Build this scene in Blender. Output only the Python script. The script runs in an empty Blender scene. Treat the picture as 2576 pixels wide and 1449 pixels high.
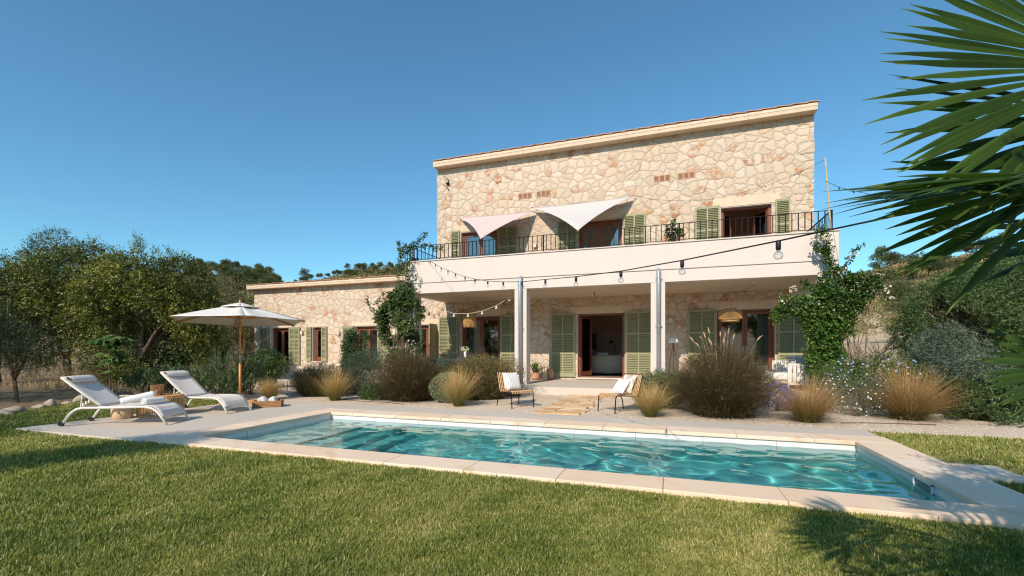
import bpy, math, random
import numpy as np
from mathutils import Vector, Matrix

R = math.radians
SC = bpy.context.scene
COL = SC.collection
random.seed(7)
PI = math.pi

# ------------------------------------------------------------------ calibration
CAM_F, CAM_CX, CAM_H, EYE, YAW = 1141.0, 1288.0, 881.0, 1.3, R(19.4)
cY, sY = math.cos(YAW), math.sin(YAW)
def at(px, d):                       # survey helper: picture column + distance -> plan position
    rx = (px - CAM_CX) / CAM_F
    return (d * (rx * cY - sY), d * (rx * sY + cY))
def at3(px, py, d):
    x, y = at(px, d)
    return Vector((x, y, EYE + (CAM_H - py) / CAM_F * d))

# ------------------------------------------------------------------ objects
WM = {}
def tag(o, label=None, cat=None, group=None, kind=None):
    if label: o['label'] = label
    if cat: o['category'] = cat
    if group: o['group'] = group
    if kind: o['kind'] = kind
    return o
def thing(name, label, cat, loc=(0, 0, 0), rz=0.0, group=None):
    o = bpy.data.objects.new(name, None)
    o.empty_display_size = 0.1
    COL.objects.link(o)
    o.location = loc
    o.rotation_euler = (0, 0, rz)
    WM[o.name] = Matrix.Translation(Vector(loc)) @ Matrix.Rotation(rz, 4, 'Z')
    return tag(o, label, cat, group)
def finish(o, parent):
    COL.objects.link(o)
    if parent is not None:
        o.parent = parent
        WM[o.name] = WM[parent.name] @ o.matrix_basis
    else:
        WM[o.name] = o.matrix_basis.copy()
    return o
def copy_tree(o, loc, rz, label=None, group=None, scale=None):
    c = o.copy(); COL.objects.link(c); c.location = loc; c.rotation_euler = (0, 0, rz)
    if scale is not None: c.scale = scale
    if label: c['label'] = label
    if group: c['group'] = group
    for ch in list(o.children):
        k = ch.copy(); COL.objects.link(k); k.parent = c
        for g in list(ch.children):
            q = g.copy(); COL.objects.link(q); q.parent = k
    return c

def np_mesh(name, V, F, mat, parent=None, tint=None, smooth=False, world=True):
    V = np.asarray(V, dtype=np.float64); F = np.asarray(F, dtype=np.int32)
    if world and parent is not None:
        M = np.array(WM[parent.name].inverted())
        V = V @ M[:3, :3].T + M[:3, 3]
    me = bpy.data.meshes.new(name)
    k = F.shape[1]
    me.vertices.add(len(V)); me.vertices.foreach_set('co', V.astype(np.float32).ravel())
    me.loops.add(F.size); me.loops.foreach_set('vertex_index', F.ravel())
    me.polygons.add(len(F)); me.polygons.foreach_set('loop_start', np.arange(0, F.size, k, dtype=np.int32))
    if smooth: me.polygons.foreach_set('use_smooth', np.ones(len(F), dtype=bool))
    me.update(calc_edges=True)
    if tint is not None:
        a = me.attributes.new('tint', 'FLOAT', 'POINT')
        a.data.foreach_set('value', np.asarray(tint, dtype=np.float32))
    me.materials.append(mat)
    return finish(bpy.data.objects.new(name, me), parent)

class MB:
    def __init__(s): s.v = []; s.f = []; s.t = []; s.tv = 0.5
    def add(s, vs, fs):
        b = len(s.v); s.v.extend([tuple(v) for v in vs]); s.t.extend([s.tv] * len(vs))
        s.f.extend([tuple(b + i for i in f) for f in fs])
    def box(s, x0, x1, y0, y1, z0, z1):
        s.add([(x0,y0,z0),(x1,y0,z0),(x1,y1,z0),(x0,y1,z0),(x0,y0,z1),(x1,y0,z1),(x1,y1,z1),(x0,y1,z1)],
              [(3,2,1,0),(4,5,6,7),(0,1,5,4),(1,2,6,5),(2,3,7,6),(3,0,4,7)])
    def obox(s, c, ax, ay, az):          # centre and three half-axis vectors
        c, ax, ay, az = map(Vector, (c, ax, ay, az))
        vs = [c + i*ax + j*ay + k*az for k in (-1,1) for j in (-1,1) for i in (-1,1)]
        s.add(vs, [(2,3,1,0),(4,5,7,6),(0,1,5,4),(1,3,7,5),(3,2,6,7),(2,0,4,6)])
    def bar(s, p, q, w, h, up=(0,0,1)):  # rectangular bar between two points
        p, q = Vector(p), Vector(q); d = q - p; L = d.length; d.normalize()
        u = Vector(up)
        if abs(d.dot(u)) > .98: u = Vector((0,1,0))
        a = d.cross(u).normalized(); b = a.cross(d).normalized()
        s.obox((p+q)/2, d*L/2, a*w/2, b*h/2)
    def tube(s, pts, rad, n=8, cap=True):
        pts = [Vector(p) for p in pts]; m = len(pts)
        if not hasattr(rad, '__len__'): rad = [rad]*m
        ref = None; rings = []
        for i, p in enumerate(pts):
            d = (pts[min(i+1, m-1)] - pts[max(i-1, 0)])
            if d.length < 1e-9: d = Vector((0,0,1))
            d.normalize()
            if ref is None:
                ref = Vector((1,0,0)) if abs(d.x) < .8 else Vector((0,1,0))
            a = (ref - d*ref.dot(d)).normalized(); ref = a; b = d.cross(a)
            rings.append([p + (a*math.cos(2*PI*k/n) + b*math.sin(2*PI*k/n))*rad[i] for k in range(n)])
        fs = []
        for i in range(m-1):
            for k in range(n):
                k2 = (k+1) % n
                fs.append((i*n+k, i*n+k2, (i+1)*n+k2, (i+1)*n+k))
        if cap:
            fs.append(tuple(range(n-1, -1, -1))); fs.append(tuple((m-1)*n+k for k in range(n)))
        s.add([v for r in rings for v in r], fs)
    def lathe(s, prof, c=(0,0,0), n=20, cap=True):   # prof: [(r,z),...]
        c = Vector(c); m = len(prof)
        vs = [c + Vector((r*math.cos(2*PI*k/n), r*math.sin(2*PI*k/n), z)) for r, z in prof for k in range(n)]
        fs = []
        for i in range(m-1):
            for k in range(n):
                k2 = (k+1) % n
                fs.append((i*n+k, i*n+k2, (i+1)*n+k2, (i+1)*n+k))
        if cap:
            fs.append(tuple(range(n-1, -1, -1))); fs.append(tuple((m-1)*n+k for k in range(n)))
        s.add(vs, fs)
    def prism(s, poly, z0, z1):
        n = len(poly)
        vs = [(x,y,z0) for x, y in poly] + [(x,y,z1) for x, y in poly]
        fs = [tuple(range(n-1,-1,-1)), tuple(range(n, 2*n))] + [(i, (i+1)%n, n+(i+1)%n, n+i) for i in range(n)]
        s.add(vs, fs)
    def grid(s, fn, nu, nv):
        vs = [fn(i/nu, j/nv) for j in range(nv+1) for i in range(nu+1)]
        w = nu+1
        s.add(vs, [(j*w+i, j*w+i+1, (j+1)*w+i+1, (j+1)*w+i) for j in range(nv) for i in range(nu)])
    def build(s, name, mat, parent=None, smooth=False, bevel=0, segs=2, world=True, solid=0, auto=False, subsurf=0):
        vs = s.v
        if world and parent is not None:
            M = WM[parent.name].inverted(); vs = [M @ Vector(v) for v in vs]
        me = bpy.data.meshes.new(name)
        me.from_pydata([tuple(v) for v in vs], [], s.f)
        a = me.attributes.new('tint', 'FLOAT', 'POINT'); a.data.foreach_set('value', s.t)
        me.update()
        if smooth: me.polygons.foreach_set('use_smooth', [True]*len(me.polygons))
        me.materials.append(mat)
        o = bpy.data.objects.new(name, me)
        if solid:
            m = o.modifiers.new('thick', 'SOLIDIFY'); m.thickness = solid; m.offset = 0
        if subsurf:
            m = o.modifiers.new('sub', 'SUBSURF'); m.levels = m.render_levels = subsurf
        if bevel:
            m = o.modifiers.new('edge', 'BEVEL'); m.width = bevel; m.segments = segs; m.limit_method = 'ANGLE'; m.angle_limit = R(40)
        return finish(o, parent)

# ------------------------------------------------------------------ materials
MATS = {}
class NT:
    def __init__(s, name):
        s.m = bpy.data.materials.new(name); s.m.use_nodes = True
        s.t = s.m.node_tree; s.t.nodes.clear(); s.out = s.n('ShaderNodeOutputMaterial')
        MATS[name] = s.m
    def n(s, typ, **kw):
        o = s.t.nodes.new(typ)
        for k, v in kw.items():
            if k.startswith('i_'):
                key = k[2:].replace('_', ' ')
                o.inputs[int(key) if key.isdigit() else key].default_value = v
            else: setattr(o, k, v)
        return o
    def l(s, a, b): s.t.links.new(a, b)
    def surf(s, sh): s.l(sh, s.out.inputs['Surface']); return s.m
    def pos(s, sx=1, sy=1, sz=1):
        g = s.n('ShaderNodeNewGeometry'); m = s.n('ShaderNodeVectorMath', operation='MULTIPLY')
        s.l(g.outputs['Position'], m.inputs[0]); m.inputs[1].default_value = (sx, sy, sz)
        return m.outputs[0]
    def noise(s, vec, scale, detail=4, rough=.55):
        o = s.n('ShaderNodeTexNoise'); o.inputs['Scale'].default_value = scale
        o.inputs['Detail'].default_value = detail; o.inputs['Roughness'].default_value = rough
        s.l(vec, o.inputs['Vector']); return o
    def ramp(s, fac, stops, interp='LINEAR'):
        o = s.n('ShaderNodeValToRGB'); cr = o.color_ramp; cr.interpolation = interp
        while len(cr.elements) < len(stops): cr.elements.new(.5)
        for e, (p, c) in zip(cr.elements, stops):
            e.position = p; e.color = (c, c, c, 1) if not hasattr(c, '__len__') else (*c, 1)
        s.l(fac, o.inputs[0]); return o.outputs['Color']
    def mix(s, fac, a, b, mode='MIX'):
        o = s.n('ShaderNodeMix', data_type='RGBA', blend_type=mode)
        for sock, v in ((o.inputs[0], fac), (o.inputs[6], a), (o.inputs[7], b)):
            if hasattr(v, 'links'): s.l(v, sock)
            else: sock.default_value = v if not hasattr(v, '__len__') else (*v[:3], 1)
        return o.outputs[2]
    def math(s, op, a, b=0.0, clamp=False):
        o = s.n('ShaderNodeMath', operation=op, use_clamp=clamp)
        for sock, v in ((o.inputs[0], a), (o.inputs[1], b)):
            if hasattr(v, 'links'): s.l(v, sock)
            else: sock.default_value = v
        return o.outputs[0]
    def bump(s, h, strength, dist, nrm=None):
        o = s.n('ShaderNodeBump'); o.inputs['Strength'].default_value = strength; o.inputs['Distance'].default_value = dist
        s.l(h, o.inputs['Height'])
        if nrm: s.l(nrm, o.inputs['Normal'])
        return o.outputs[0]
    def bsdf(s, col, rough=.6, nrm=None, spec=.4, metal=0):
        o = s.n('ShaderNodeBsdfPrincipled')
        for k, v in (('Base Color', col), ('Roughness', rough)):
            if hasattr(v, 'links'): s.l(v, o.inputs[k])
            else: o.inputs[k].default_value = v if not hasattr(v, '__len__') else (*v[:3], 1)
        o.inputs['Specular IOR Level'].default_value = spec; o.inputs['Metallic'].default_value = metal
        if nrm is not None: s.l(nrm, o.inputs['Normal'])
        return o.outputs[0]
    def attr(s, name='tint'):
        o = s.n('ShaderNodeAttribute'); o.attribute_name = name; return o.outputs['Fac']

def simple(name, col, rough=.55, var=.12, scale=6, spec=.4, metal=0, bump=0, bscale=60, stretch=(1,1,1)):
    t = NT(name); p = t.pos(*stretch)
    n = t.noise(p, scale, 5)
    c = t.mix(t.ramp(n.outputs[0], [(.3, 0), (.7, 1)]), tuple(x*(1-var) for x in col), tuple(min(1, x*(1+var)) for x in col))
    nr = None
    if bump:
        b = t.noise(p, bscale, 3); nr = t.bump(b.outputs[0], bump, .01)
    return t.surf(t.bsdf(c, rough, nr, spec, metal))

def leafmat(name, dark, mid, light, rough=.5, trans=.25, spec=.35, scale=1.3, tmul=1.3):
    t = NT(name)
    n = t.noise(t.pos(), scale, 3)
    f = t.math('ADD', t.math('MULTIPLY', t.attr(), .75), t.math('MULTIPLY', t.math('SUBTRACT', n.outputs[0], .5), .9), True)
    K = 1.85
    dark, mid, light = [tuple(K*v for v in q) for q in (dark, mid, light)]
    c = t.ramp(f, [(.08, dark), (.42, mid), (.8, light)])
    b = t.bsdf(c, rough, None, spec)
    tr = t.n('ShaderNodeBsdfTranslucent')
    t.l(t.mix(1.0, c, (tmul, tmul*1.05, tmul*.55), 'MULTIPLY'), tr.inputs[0])
    mx = t.n('ShaderNodeMixShader'); mx.inputs[0].default_value = trans
    t.l(b, mx.inputs[1]); t.l(tr.outputs[0], mx.inputs[2])
    return t.surf(mx.outputs[0])

def grassmat(name, base, mid, tip, trans=.2, rough=.6):
    t = NT(name)
    base, mid, tip = [tuple(1.4*v for v in q) for q in (base, mid, tip)]
    c = t.ramp(t.attr(), [(.05, base), (.5, mid), (.95, tip)])
    b = t.bsdf(c, rough, None, .25); tr = t.n('ShaderNodeBsdfTranslucent'); t.l(c, tr.inputs[0])
    mx = t.n('ShaderNodeMixShader'); mx.inputs[0].default_value = trans
    t.l(b, mx.inputs[1]); t.l(tr.outputs[0], mx.inputs[2]); return t.surf(mx.outputs[0])

def stonemat():
    t = NT('rubble_stone')
    g = t.n('ShaderNodeNewGeometry'); sep = t.n('ShaderNodeSeparateXYZ'); t.l(g.outputs['Position'], sep.inputs[0])
    cmb = t.n('ShaderNodeCombineXYZ')
    t.l(t.math('ADD', sep.outputs[0], sep.outputs[1]), cmb.inputs[0]); t.l(t.math('MULTIPLY', sep.outputs[2], 1.12), cmb.inputs[1])
    v0 = cmb.outputs[0]
    w = t.noise(v0, 2.2, 3, .6)
    off = t.n('ShaderNodeVectorMath', operation='MULTIPLY_ADD')
    t.l(w.outputs['Color'], off.inputs[0]); off.inputs[1].default_value = (.34, .34, 0); t.l(v0, off.inputs[2])
    w2 = t.noise(v0, 9, 2)
    off2 = t.n('ShaderNodeVectorMath', operation='MULTIPLY_ADD')
    t.l(w2.outputs['Color'], off2.inputs[0]); off2.inputs[1].default_value = (.045, .045, 0); t.l(off.outputs[0], off2.inputs[2])
    v = off2.outputs[0]
    vo = t.n('ShaderNodeTexVoronoi', feature='F1', voronoi_dimensions='2D'); vo.inputs['Scale'].default_value = 3.3; t.l(v, vo.inputs['Vector'])
    ve = t.n('ShaderNodeTexVoronoi', feature='DISTANCE_TO_EDGE', voronoi_dimensions='2D'); ve.inputs['Scale'].default_value = 3.3; t.l(v, ve.inputs['Vector'])
    sc = t.n('ShaderNodeSeparateColor'); t.l(vo.outputs['Color'], sc.inputs[0])
    base = t.ramp(sc.outputs[0], [(0, (.53,.43,.325)), (.25, (.61,.50,.385)), (.5, (.66,.55,.43)), (.72, (.60,.475,.35)), (.88, (.68,.59,.49)), (1, (.60,.43,.31))])
    fn = t.noise(v0, 14, 6, .65)
    base = t.mix(t.ramp(fn.outputs[0], [(.3, 0), (.72, .5)]), base, (.50,.37,.26))
    # rust stained stones: whole-stone chance x patch
    pn = t.noise(v0, 5.0, 5, .7)
    rust = t.math('MULTIPLY', t.ramp(sc.outputs[1], [(.80, 0), (.85, 1)]), t.ramp(pn.outputs[0], [(.42, 0), (.54, 1)]))
    big = t.noise(v0, .35, 2)
    rust = t.math('MULTIPLY', rust, t.ramp(big.outputs[0], [(.38, .5), (.55, 1)]))
    rc = t.mix(sc.outputs[2], (.52,.245,.11), (.34,.115,.048))
    base = t.mix(t.math('MULTIPLY', rust, .85), base, rc)
    ed_ = t.math('ADD', ve.outputs['Distance'], t.math('MULTIPLY', t.math('SUBTRACT', w2.outputs[0], .5), .11))
    edge = t.ramp(ed_, [(.022, 0), (.075, 1)])
    mort = t.mix(fn.outputs[0], (.47,.38,.28), (.57,.47,.355))
    c = t.mix(edge, mort, base)
    crack = t.ramp(ve.outputs['Distance'], [(.06, 0), (.075, 1), (.09, 1), (.105, 0)])
    c = t.mix(t.math('MULTIPLY', crack, t.math('MULTIPLY', t.ramp(w2.outputs[0], [(.42, 0), (.6, 1)]), .5)), c, (.33,.22,.14))
    h = t.math('ADD', t.ramp(ed_, [(.02, 0), (.14, .8), (.4, 1)]), t.math('MULTIPLY', fn.outputs[0], .35))
    h = t.math('ADD', h, t.math('MULTIPLY', sc.outputs[1], .25))
    nr = t.bump(h, .8, .026)
    return t.surf(t.bsdf(c, .85, nr, .2))

def glassmat(name, tint=(.93,.96,.95), boost=1.0, rough=0.0, base=.04):
    t = NT(name)
    lw = t.n('ShaderNodeFresnel'); lw.inputs[0].default_value = 1.5
    f = t.math('ADD', t.math('MULTIPLY', lw.outputs[0], boost), base, True)
    tr = t.n('ShaderNodeBsdfTransparent'); tr.inputs[0].default_value = (*tint, 1)
    gl = t.n('ShaderNodeBsdfGlossy'); gl.inputs['Roughness'].default_value = rough; gl.inputs[0].default_value = (1,1,1,1)
    mx = t.n('ShaderNodeMixShader'); t.l(f, mx.inputs[0]); t.l(tr.outputs[0], mx.inputs[1]); t.l(gl.outputs[0], mx.inputs[2])
    return t.surf(mx.outputs[0])

M_STONE = stonemat()
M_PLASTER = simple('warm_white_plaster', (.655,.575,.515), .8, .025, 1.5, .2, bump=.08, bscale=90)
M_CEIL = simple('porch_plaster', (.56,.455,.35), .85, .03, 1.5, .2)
M_LIMESTONE = simple('cut_limestone', (.66,.52,.38), .8, .08, 3.5, .2, bump=.15, bscale=70)
M_TILE = simple('terracotta_tile', (.50,.27,.17), .8, .25, 5, .2, bump=.1)
M_TERRACOTTA = simple('terracotta', (.52,.29,.18), .8, .15, 8, .2, bump=.1)
M_WOODRED = simple('stained_door_wood', (.21,.068,.032), .4, .25, 5, .4, stretch=(6,6,.6))
M_SHUTTER = simple('olive_green_paint', (.315,.305,.175), .5, .05, 2, .35)
M_IRON = simple('black_iron', (.012,.011,.012), .7, .2, 10, .15)
M_ZINC = simple('galvanised_pipe', (.40,.44,.46), .35, .12, 9, .5, metal=.55)
M_GLASS = glassmat('window_glass', (.80,.84,.82), 1.6, 0, .07)
M_BULB = glassmat('bulb_glass', (.98,.975,.96), .55, 0, .02)
M_INT = simple('interior_plaster', (.58,.40,.31), .9, .03, 2, .1)
M_INTFLOOR = simple('interior_floor', (.35,.30,.25), .5, .05, 2, .3)
M_CURTAIN = simple('linen_curtain', (.62,.56,.50), .9, .05, 5, .1)
M_WHITEFAB = simple('white_sling_fabric', (.70,.65,.595), .85, .03, 30, .15, bump=.05, bscale=300)
M_WHITEMETAL = simple('cream_powder_coat', (.72,.67,.60), .4, .02, 5, .4)
M_TOWEL = simple('white_terry', (.86,.84,.82), .95, .04, 60, .1, bump=.6, bscale=260)
M_CANVAS = simple('ivory_canvas', (.70,.665,.61), .9, .02, 3, .1)
M_TEAK = simple('honey_teak', (.60,.27,.07), .45, .18, 6, .4, stretch=(8,8,.7))
M_OAK = simple('pale_wood', (.62,.44,.28), .6, .15, 6, .3, stretch=(6,6,1))
M_WICKER = simple('wicker', (.38,.21,.10), .7, .35, 45, .2, bump=.5, bscale=120)
M_RATTAN = simple('rattan_cane', (.60,.37,.18), .55, .22, 20, .3)
M_STRAW = simple('pendant_straw', (.50,.30,.12), .8, .3, 30, .2)
M_BLACK = simple('black_plastic', (.012,.012,.012), .5, .1, 5, .4)
M_STEEL = simple('brushed_steel', (.45,.45,.46), .35, .05, 5, .5, metal=.8)
M_BARK = simple('bark', (.16,.115,.08), .9, .35, 14, .1, bump=.6, bscale=30, stretch=(1,1,.35))
M_TWIG = simple('twig', (.22,.16,.11), .9, .25, 10, .1)
M_BAMBOO = simple('bamboo', (.52,.40,.24), .5, .2, 6, .3)
M_HOSE = simple('brown_hose', (.13,.07,.045), .6, .1, 10, .3)
M_ROCK = simple('pale_rock', (.42,.34,.25), .9, .3, 9, .1, bump=.6, bscale=22)
M_GREENMETAL = simple('dark_green_metal', (.03,.06,.05), .45, .1, 5, .4)
M_GREYFAB = simple('grey_linen', (.40,.37,.34), .95, .05, 30, .1)
M_OFFWHITE = simple('offwhite_fabric', (.70,.66,.61), .95, .04, 30, .1)
M_STEPSTONE = simple('porch_screed', (.60,.52,.43), .75, .04, 1.2, .25)
M_DECK = simple('pool_deck_screed', (.575,.50,.415), .7, .05, .8, .3, bump=.06, bscale=200)
M_RED = simple('copper_leg', (.35,.10,.06), .4, .1, 5, .4)
M_DIRTROOF = simple('roof_gravel', (.4,.33,.27), .9, .1, 5, .1)
# ------------------------------------------------------------------ terrain
SKY_PTS = [(-1500,690),(0,694),(450,694),(520,694),(560,698),(640,706),(690,715),(730,717),(760,710),(850,691),(900,679),(1000,674),(1100,668),(1500,660),
           (2000,704),(2120,702),(2160,694),(2200,686),(2260,676),(2400,660),(2576,646),(3600,640)]
_PHI = np.array([math.atan((p-CAM_CX)/CAM_F) for p, _ in SKY_PTS])
_TAN = np.array([(CAM_H-y)/CAM_F*math.cos(a) for (_, y), a in zip(SKY_PTS, _PHI)])
def terrain_z(x, y):
    x = np.asarray(x, float); y = np.asarray(y, float)
    d = -x*sY + y*cY; q = x*cY + y*sY; r = np.hypot(x, y)
    phi = np.arctan2(q, d)
    el = np.interp(phi, _PHI, _TAN, left=.1, right=.14)
    right = np.clip((phi - .35)/.25, 0, 1)
    Rr = 140 - 45*right; r0 = 30 - 11*right
    s = np.clip((r-r0)/(Rr-r0), 0, 1.15)
    s = np.where(s > 1, 1 - (s-1)*.5, s)
    k = s**1.3
    wob = (np.sin(x*.31+y*.17)+np.sin(x*.13-y*.29+2)+np.sin(x*.057+y*.091))*.22*np.clip(s*4, 0, 1)
    return -.10 + k*(EYE + .1 + el*Rr) + wob
def axis_lines(a, b, extra):
    L = set(extra); v = 0.0
    step = 1.0
    p = 0.0
    while p < 700:
        L.add(round(p, 3)); L.add(round(-p, 3))
        p += max(1.0, p*.035) if p > 30 else 1.0
    return np.array(sorted(q for q in L if a <= q <= b))
POOL = (-6.80, 2.50, 4.88, 7.78)
xs = axis_lines(-650, 650, [POOL[0]-.1, POOL[1]+.1]); ys = axis_lines(-120, 650, [POOL[2]-.1, POOL[3]+.1])
xs = np.array([x for x in xs if not (POOL[0]-.1 < x < POOL[1]+.1)]); ys = np.array([y for y in ys if not (POOL[2]-.1 < y < POOL[3]+.1)])
GX, GY = np.meshgrid(xs, ys)
GZ = terrain_z(GX, GY)
nx, ny = len(xs), len(ys)
idx = np.arange(nx*ny).reshape(ny, nx)
F = np.stack([idx[:-1,:-1], idx[:-1,1:], idx[1:,1:], idx[1:,:-1]], -1).reshape(-1, 4)
cx_ = (GX[:-1,:-1]+GX[1:,1:]).ravel()/2; cy_ = (GY[:-1,:-1]+GY[1:,1:]).ravel()/2
keep = ~((cx_ > POOL[0]) & (cx_ < POOL[1]) & (cy_ > POOL[2]) & (cy_ < POOL[3]))
t = NT('dry_earth'); p = t.pos()
n1 = t.noise(p, .35, 6, .65); n2 = t.noise(p, 3.0, 6, .7); n3 = t.noise(p, .06, 3)
c = t.ramp(n1.outputs[0], [(.3, (.145,.10,.062)), (.5, (.225,.16,.098)), (.7, (.33,.25,.16))])
c = t.mix(t.ramp(n2.outputs[0], [(.45, 0), (.7, .6)]), c, (.13,.11,.06))
sx = t.n('ShaderNodeSeparateXYZ'); t.l(p, sx.inputs[0])
pale = t.n('ShaderNodeMapRange', clamp=True); t.l(sx.outputs[0], pale.inputs[0])
pale.inputs[1].default_value = 5; pale.inputs[2].default_value = 10
far = t.n('ShaderNodeMapRange', clamp=True); t.l(sx.outputs[2], far.inputs[0])
far.inputs[1].default_value = 5.5; far.inputs[2].default_value = 9; far.inputs[3].default_value = 1; far.inputs[4].default_value = 0
pf = t.math('MULTIPLY', t.math('MULTIPLY', pale.outputs[0], far.outputs[0]), t.ramp(n1.outputs[0], [(.32, .35), (.5, 1)]))
c = t.mix(pf, c, t.mix(n2.outputs[0], (.60,.48,.33), (.44,.33,.21)))
t.surf(t.bsdf(c, .95, t.bump(n2.outputs[0], .7, .08), .1))
tag(np_mesh('terrain', np.stack([GX, GY, GZ], -1).reshape(-1, 3), F[keep], MATS['dry_earth'], smooth=True),
    'dry brown earth rising to hills behind the house', 'terrain', kind='structure')

# ------------------------------------------------------------------ lawn
LAWN_A = [(-14.2,-6),(14,-6),(14,4.47),(-13.0,4.47)]
LAWN_B = [(-13.0,4.47),(-10.36,4.47),(-10.36,8.78),(-13.0,8.97),(-15.05,8.6),(-14.5,7.3),(-13.7,6.1)]
LAWN_C = [(2.98,4.47),(14,4.47),(14,9.12),(2.98,9.0)]
t = NT('lawn_soil'); n = t.noise(t.pos(), 9, 5)
t.surf(t.bsdf(t.ramp(n.outputs[0], [(.3, (.05,.065,.016)), (.7, (.14,.14,.05))]), .95, None, .1))
m = MB()
for P in (LAWN_A, LAWN_B, LAWN_C):
    m.add([(x, y, -.062) for x, y in P], [tuple(range(len(P)))])
tag(m.build('lawn', MATS['lawn_soil']), 'trimmed green lawn around the pool', 'lawn', kind='structure')

def in_poly(x, y, P):
    ins = np.zeros(len(x), bool); n = len(P); j = n-1
    for i in range(n):
        xi, yi = P[i]; xj, yj = P[j]
        ins ^= ((yi > y) != (yj > y)) & (x < (xj-xi)*(y-yi)/((yj-yi) or 1e-9) + xi)
        j = i
    return ins
def vnoise(x, y, f, seed):
    rg = np.random.default_rng(seed); o = np.zeros_like(x)
    for k in range(7):
        a = rg.uniform(0, 2*PI); w = f*rg.uniform(.5, 1.9)
        o += np.sin((x*math.cos(a)+y*math.sin(a))*w + rg.uniform(0, 2*PI))
    return o/7**.5/1.4
def grass_blades(rng, X, Y, Z, L, W, lean, tint):
    n = len(X); az = rng.uniform(0, 2*PI, n); tw = az + PI/2 + rng.normal(0, .5, n)
    dx, dy = np.cos(az), np.sin(az); sx, sy = np.cos(tw)*W/2, np.sin(tw)*W/2
    h1 = L*.55; h2 = L
    b1 = lean*.28*L; b2 = lean*L
    V = np.empty((n, 6, 3))
    V[:,0] = np.stack([X-sx, Y-sy, Z], 1); V[:,1] = np.stack([X+sx, Y+sy, Z], 1)
    x1, y1 = X+dx*b1, Y+dy*b1
    V[:,2] = np.stack([x1-sx*.85, y1-sy*.85, Z+h1], 1); V[:,3] = np.stack([x1+sx*.85, y1+sy*.85, Z+h1], 1)
    x2, y2 = X+dx*b2, Y+dy*b2; hz = Z+h2*np.sqrt(np.clip(1-(lean*.75)**2, .1, 1))
    V[:,4] = np.stack([x2+sx*.15, y2+sy*.15, hz], 1); V[:,5] = np.stack([x2-sx*.15, y2-sy*.15, hz], 1)
    b = (np.arange(n)*6)[:, None]
    Fq = np.concatenate([b+np.array([[0,1,3,2]]), b+np.array([[2,3,4,5]])], 1).reshape(-1, 4)
    return V.reshape(-1, 3), Fq, np.repeat(tint, 6)
rng = np.random.default_rng(3)
NB = 1500000
# distance-weighted scatter (denser where the blades are largest in view)
d = 2.2*np.exp(rng.uniform(0, 1, NB)**1.15*math.log(20/2.2)); ph = rng.uniform(-.93, .93, NB)
q = d*np.tan(ph); X = q*cY - d*sY; Y = q*sY + d*cY
ok = in_poly(X, Y, LAWN_A) | in_poly(X, Y, LAWN_B) | in_poly(X, Y, LAWN_C)
ok &= rng.uniform(0, 1, NB) < np.clip(1.0/np.cos(ph)**-2*0+1, 0, 1)
X, Y, d = X[ok], Y[ok], d[ok]
if len(X) > 400000: X, Y, d = X[:400000], Y[:400000], d[:400000]
patch = vnoise(X, Y, 1.5, 5)*.6 + vnoise(X, Y, 5.5, 6)*.5 + vnoise(X, Y, 17, 8)*.35
tint = np.clip(.42 + patch*.23 + rng.normal(0, .17, len(X)), 0, 1)
tint[rng.uniform(0, 1, len(X)) < .035] = .97
grow = np.clip(d/4.0, 1, 3.2)
L = (.034 + .012*rng.random(len(X)) + np.clip(-patch, -.5, 1.2)*.009)*np.clip(grow, 1, 1.35)
W = (.0058 + .0036*rng.random(len(X)))*grow
tall = rng.uniform(0, 1, len(X)) < .012; L[tall] *= 1.5
V, Fq, tt = grass_blades(rng, X, Y, np.full(len(X), -.064), L, W, np.clip(np.abs(rng.normal(.45, .36, len(X))), 0, 1.1), tint)
t = NT('lawn_blades')
c = t.ramp(t.attr(), [(.0, (.080,.125,.020)), (.35, (.205,.250,.046)), (.60, (.385,.365,.100)), (.82, (.57,.48,.21)), (1, (.68,.56,.33))])
b = t.bsdf(c, .5, None, .35); tr = t.n('ShaderNodeBsdfTranslucent'); t.l(t.mix(1, c, (1.3,1.35,.6), 'MULTIPLY'), tr.inputs[0])
mx = t.n('ShaderNodeMixShader'); mx.inputs[0].default_value = .3; t.l(b, mx.inputs[1]); t.l(tr.outputs[0], mx.inputs[2]); t.surf(mx.outputs[0])
tag(np_mesh('grass', V, Fq, MATS['lawn_blades'], tint=tt), 'short green grass blades of the lawn', 'grass', kind='stuff')
del V, Fq, tt

# ------------------------------------------------------------------ gravel, deck, path
t = NT('gravel_mat'); p = t.pos()
vo = t.n('ShaderNodeTexVoronoi', feature='F1'); vo.inputs['Scale'].default_value = 46; t.l(p, vo.inputs['Vector'])
sc = t.n('ShaderNodeSeparateColor'); t.l(vo.outputs['Color'], sc.inputs[0])
n = t.noise(p, 1.1, 4); n2 = t.noise(p, 26, 3, .7)
c = t.ramp(sc.outputs[0], [(.0, (.50,.38,.27)), (.3, (.70,.565,.425)), (.75, (.80,.665,.515)), (1, (.86,.77,.65))])
c = t.mix(t.ramp(n.outputs[0], [(.42, 0), (.75, .45)]), c, (.60,.41,.24))
c = t.mix(t.ramp(n2.outputs[0], [(.3, .5), (.46, 0)]), c, (.34,.24,.16))
h = t.math('ADD', t.math('MULTIPLY', vo.outputs['Distance'], -1.0), t.math('MULTIPLY', n2.outputs[0], .8))
t.surf(t.bsdf(c, .95, t.bump(h, .8, .02), .15))
GRAV = [(-12.6,9.06),(-10.3,8.98),(-10.3,8.9),(3.0,8.9),(3.0,9.02),(14,9.14),(14,11.9),(5.2,13.0),(4.7,13.0),(4.7,20),(4.3,20),(4.3,13.12),(-8.9,13.12),(-8.9,16.9),(-19.8,16.9),(-19.8,15.0)]
m = MB(); m.prism(GRAV, -.13, -.028)
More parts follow.
